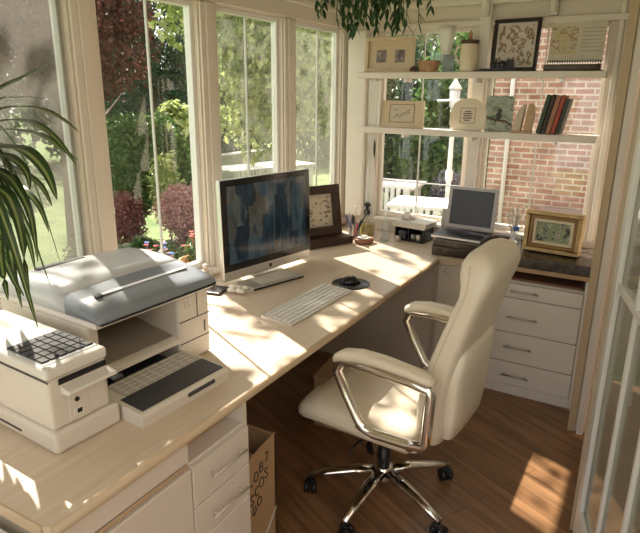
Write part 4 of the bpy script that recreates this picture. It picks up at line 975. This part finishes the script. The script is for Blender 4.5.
# far trees
far = [(-13.2, 1.9, 'broad olive tree far beyond the nearest left window', L_OL), (-13.5, 7.0, 'dull green tree far behind the maple', L_MID), (-13.2, 11.6, 'dark tree far behind the conifer', L_DK), (-11.4, 15.9, 'green tree far behind the yellow green leafy tree', L_MID),
       (-8.0, 18.9, 'olive tree far behind the long white garden table', L_OL), (-3.2, 19.6, 'mid green tree far beyond the back window, left of the lamp post', L_OL), (1.2, 18.6, 'dull green tree far beyond the back window, right of the lamp post', L_MID)]
for i, (x, y, lb, m_) in enumerate(far):
    tree('background_tree', lb, x, y, [(x, y, 1.5, 2.15, 2.15, 2.0), (x - .3, y + .4, 4.0, 1.8, 1.8, 1.9), (x + .3, y - .4, 3.0, 1.7, 1.7, 1.6)], 11500, .24, m_, 4.5, .16, 7, 30 + i, group='trees at the far end of the garden', shell=.5)
for i, (x, y, lb) in enumerate(((-10.0, 5.6, 'dark hedge shrub at the lawn edge, under the maple'), (-9.9, 12.4, 'dark hedge shrub behind the white square table'), (-6.6, 14.9, 'dark hedge shrub behind the right end of the long white table'), (-9.6, 2.6, 'dark hedge shrub at the lawn edge, nearest the plant'))):
    tree('hedge_shrub', lb, x, y, [(x, y, .5, 1.4, 1.4, 1.0)], 6500, .13, L_GY if i in (0, 3) else L_DK, .9, .05, 6, 50 + i, cat='shrub', group='hedge along the far lawn edge', shell=.5)
for i, (x, y, s_, m_, lb) in enumerate(((-.75, 7.2, .95, L_MID, 'big green shrub filling the lower back window'), (-1.75, 8.7, .8, L_DK, 'dark green shrub at the left of the back window'), (-.2, 9.5, 1.3, L_OL, 'pale olive shrub behind the big green shrub'), (.55, 7.6, .7, L_GY, 'grey green shrub beside the left edge of the brick wall'))):
    tree('back_shrub', lb, x, y, [(x, y, .75, s_ * .75, s_ * .6, 1.1), (x + .1, y, 1.7, s_ * .55, s_ * .5, .7)], 7000, .10, m_, 1.2, .04, 6, 60 + i, cat='shrub', shell=.4)
tree('lavender_bush', 'purple grey flowering bush in front of the shrubs in the back window', -.15, 5.6,
     [(-.15, 5.6, .55, .20, .2, .28)], 2200, .04, leafmat('lavender_leaf', [(.10, .09, .14), (.20, .18, .26), (.12, .17, .10)], .3), .8, .012, 6, 71, cat='bush', shell=.2)

def garden_table(label, loc, rz, L_, W_, H_, slats=9, skirt=0.):
    t = thing('garden_table', label, 'table', loc, rz)
    m = MB()
    for k in range(5): m.box(-L_ / 2, L_ / 2, -W_ / 2 + k * W_ / 5 + .004, -W_ / 2 + (k + 1) * W_ / 5 - .004, H_ - .03, H_, .004)
    m.box(-L_ / 2 + .05, -L_ / 2 + .11, -W_ / 2, W_ / 2, H_ - .06, H_ - .03); m.box(L_ / 2 - .11, L_ / 2 - .05, -W_ / 2, W_ / 2, H_ - .06, H_ - .03)
    m.build('table_top', WPAINT, t)
    for a in (-1, 1):
        for b in (-1, 1): MB().box(a * (L_ / 2 - .09) - .03, a * (L_ / 2 - .09) + .03, b * (W_ / 2 - .05) - .03, b * (W_ / 2 - .05) + .03, 0, H_ - .06, .004).build('leg', WPAINT, t)
    if skirt:
        m = MB(); n = int(L_ / .09)
        for k in range(n): m.box(-L_ / 2 + .12 + k * (L_ - .24) / n, -L_ / 2 + .16 + k * (L_ - .24) / n, -W_ / 2 - .012, -W_ / 2 + .008, H_ - skirt, H_ - .03)
        m.box(-L_ / 2 + .1, L_ / 2 - .1, -W_ / 2 - .014, -W_ / 2 + .010, H_ - skirt - .04, H_ - skirt); m.build('slatted_apron', WPAINT, t)
    return t
garden_table('small white wooden garden table left of the monitor, beyond the pink bush', (-5.35, 7.35, GZ), math.radians(58), .75, .6, .90, skirt=.3)
garden_table('long white slatted garden table behind the top edge of the monitor', (-4.85, 8.75, GZ), math.radians(72), 2.0, .8, .72, skirt=.35)
garden_table('white slatted garden table seen low in the back window above the perfume bottle', (-.70, 5.35, GZ), math.radians(4), .62, .5, 1.16, skirt=.6)
garden_table('white garden table at the back window behind the organiser', (.0, 4.35, GZ), math.radians(10), .52, .5, 1.17, skirt=.5)
lpst = thing('lamp_post', 'slim white garden lamp post seen through the back window', 'lamp post', (.11, 4.75, GZ))
MB().lathe([(.05, 0), (.05, .05), (.028, .07), (.024, 1.3), (.034, 1.32), (.034, 1.40), (.022, 1.42), (.018, 1.9), (.03, 1.92), (.03, 1.95), (0, 1.95)], seg=20).build('post', WPAINT, lpst)
MB().lathe([(.028, 1.951), (.045, 1.99), (.05, 2.13), (0, 2.13)], seg=8).build('lantern', glassmat('lantern_glass', (.9, .92, .93), haze=.4, hazecol=(.8, .82, .84)), lpst)
MB().lathe([(.06, 2.131), (.055, 2.15), (.02, 2.20), (.008, 2.23), (0, 2.25)], seg=8).build('lantern_cap', WPAINT, lpst)
MB().tube([(-.16, 0, 2.05 - .02), (.24, 0, 2.07 - .02)], .010, 8).build('cross_arm', WPAINT, lpst)
gw = MB().box(-6.7, -6.4, 8.0, 12, GZ, .25, .02); tag(gw.build('garden_wall', HILLM), 'low grey stone garden wall behind the white tables', 'wall')
bw = MB().box(.51, 3.0, 4.55, 5.6, GZ, 3.4); bw_o = bw.build('wall_brick_outside', BRICK); struct(bw_o)
tr1 = thing('stone_trough', 'pinkish grey stone trough against the brick wall above the gold frame', 'trough', (1.33, 4.38, GZ))
MB().prism([(-.33, 1.06), (.33, 1.06), (.33, 1.20), (-.33, 1.20), (-.38, 1.12)], -.14, .14, 'y').build('trough_body', mat('pinkish_stone', (.34, .27, .24), .8), tr1)
for x in (-.22, .22): MB().box(x - .05, x + .05, -.1, .1, 0, 1.06).build('support', HILLM, tr1)
o = MB().cyl((.66, 4.525, GZ), (.66, 4.525, 3.3), .018, seg=14).build('downpipe', WPAINT); tag(o, 'white rain downpipe at the left end of the brick wall', 'pipe')

# window box outside
wbx = thing('window_box', 'wooden planter box with blue and red flowers outside the second window', 'planter', (-.26, 1.36, .56))
MB().box(-.07, .07, -.20, .16, 0, .13, .006).build('box', TAN, wbx); MB().box(-.06, .06, -.19, .15, .128, .138).build('soil', SOIL, wbx)
for x in (-.05, .05): MB().box(-.02 + x, .02 + x, -.16, -.12, -1.06, 0).build('post', WPAINT, wbx)
MB().box(-.03, .03, .08, .12, -1.06, 0).build('post', WPAINT, wbx)
cloud('foliage', L_MID, [(0, -.02, .22, .08, .18, .09)], 420, .04, wbx, 81, shell=.2, aspect=.35)
for i, (c_, n) in enumerate((((.16, .25, .62), 16), ((.62, .10, .12), 12), ((.70, .45, .55), 9))):
    rr = random.Random(90 + i)
    for k in range(n):
        m = MB(); q = Vector((rr.uniform(-.06, .06), rr.uniform(-.17, .14), rr.uniform(.24, .33)))
        m.tube([(q.x * .6, q.y, .13), q], .0015, 4)
        for j in range(5): a = 2 * PI * j / 5; m.ball((q.x + .008 * math.cos(a), q.y + .008 * math.sin(a), q.z), .0065, 1, 1, .45, 1)
        m.build('flower', mat('petal_%d' % i, c_, .6), wbx)
tpot = thing('flower_pot', 'orange terracotta pot of small red flowers outside, left of the monitor', 'flower pot', (-.25, 1.67, GZ))
MB().lathe([(.10, 0), (.10, 1.04), (.12, 1.05), (.12, 1.07), (0, 1.07)], seg=20).build('stand', WPAINT, tpot)
MB().lathe([(0, 1.071), (.06, 1.071), (.085, 1.21), (.095, 1.21), (.095, 1.245), (.082, 1.245), (.078, 1.22), (0, 1.215)], seg=28).build('pot', TERRA, tpot)
cloud('foliage', L_MID, [(0, 0, 1.30, .07, .07, .07)], 260, .035, tpot, 97, shell=.1, aspect=.4)
rr = random.Random(99)
for k in range(12):
    m = MB(); q = Vector((rr.uniform(-.06, .06), rr.uniform(-.06, .06), rr.uniform(1.31, 1.40)))
    m.tube([(q.x * .5, q.y * .5, 1.22), q], .0015, 4)
    for j in range(5): a = 2 * PI * j / 5; m.ball((q.x + .008 * math.cos(a), q.y + .008 * math.sin(a), q.z), .0065, 1, 1, .45, 1)
    m.build('flower', mat('petal_red', (.60, .16, .12), .6), tpot)

# ------------------------------------------------------------------ light
sl = bpy.data.lights.new('sun', 'SUN'); so_ = bpy.data.objects.new('sun', sl); C.objects.link(so_)
sl.energy = 14.0; sl.color = (1.0, .885, .78); sl.angle = math.radians(.6)
dv = Vector((1, -.5, -1.13)).normalized(); so_.rotation_euler = dv.to_track_quat('-Z', 'Y').to_euler(); so_.location = (-10, 6, 12)
w_ = bpy.data.worlds.new('world'); sc.world = w_; w_.use_nodes = True
bg = w_.node_tree.nodes['Background']; bg.inputs[0].default_value = (1.0, .97, .97, 1); bg.inputs[1].default_value = 1.75
vs = sc.view_settings; vs.view_transform = 'Standard'; vs.look = 'None'; vs.gamma = 1; vs.use_curve_mapping = False; vs.exposure = 0.18
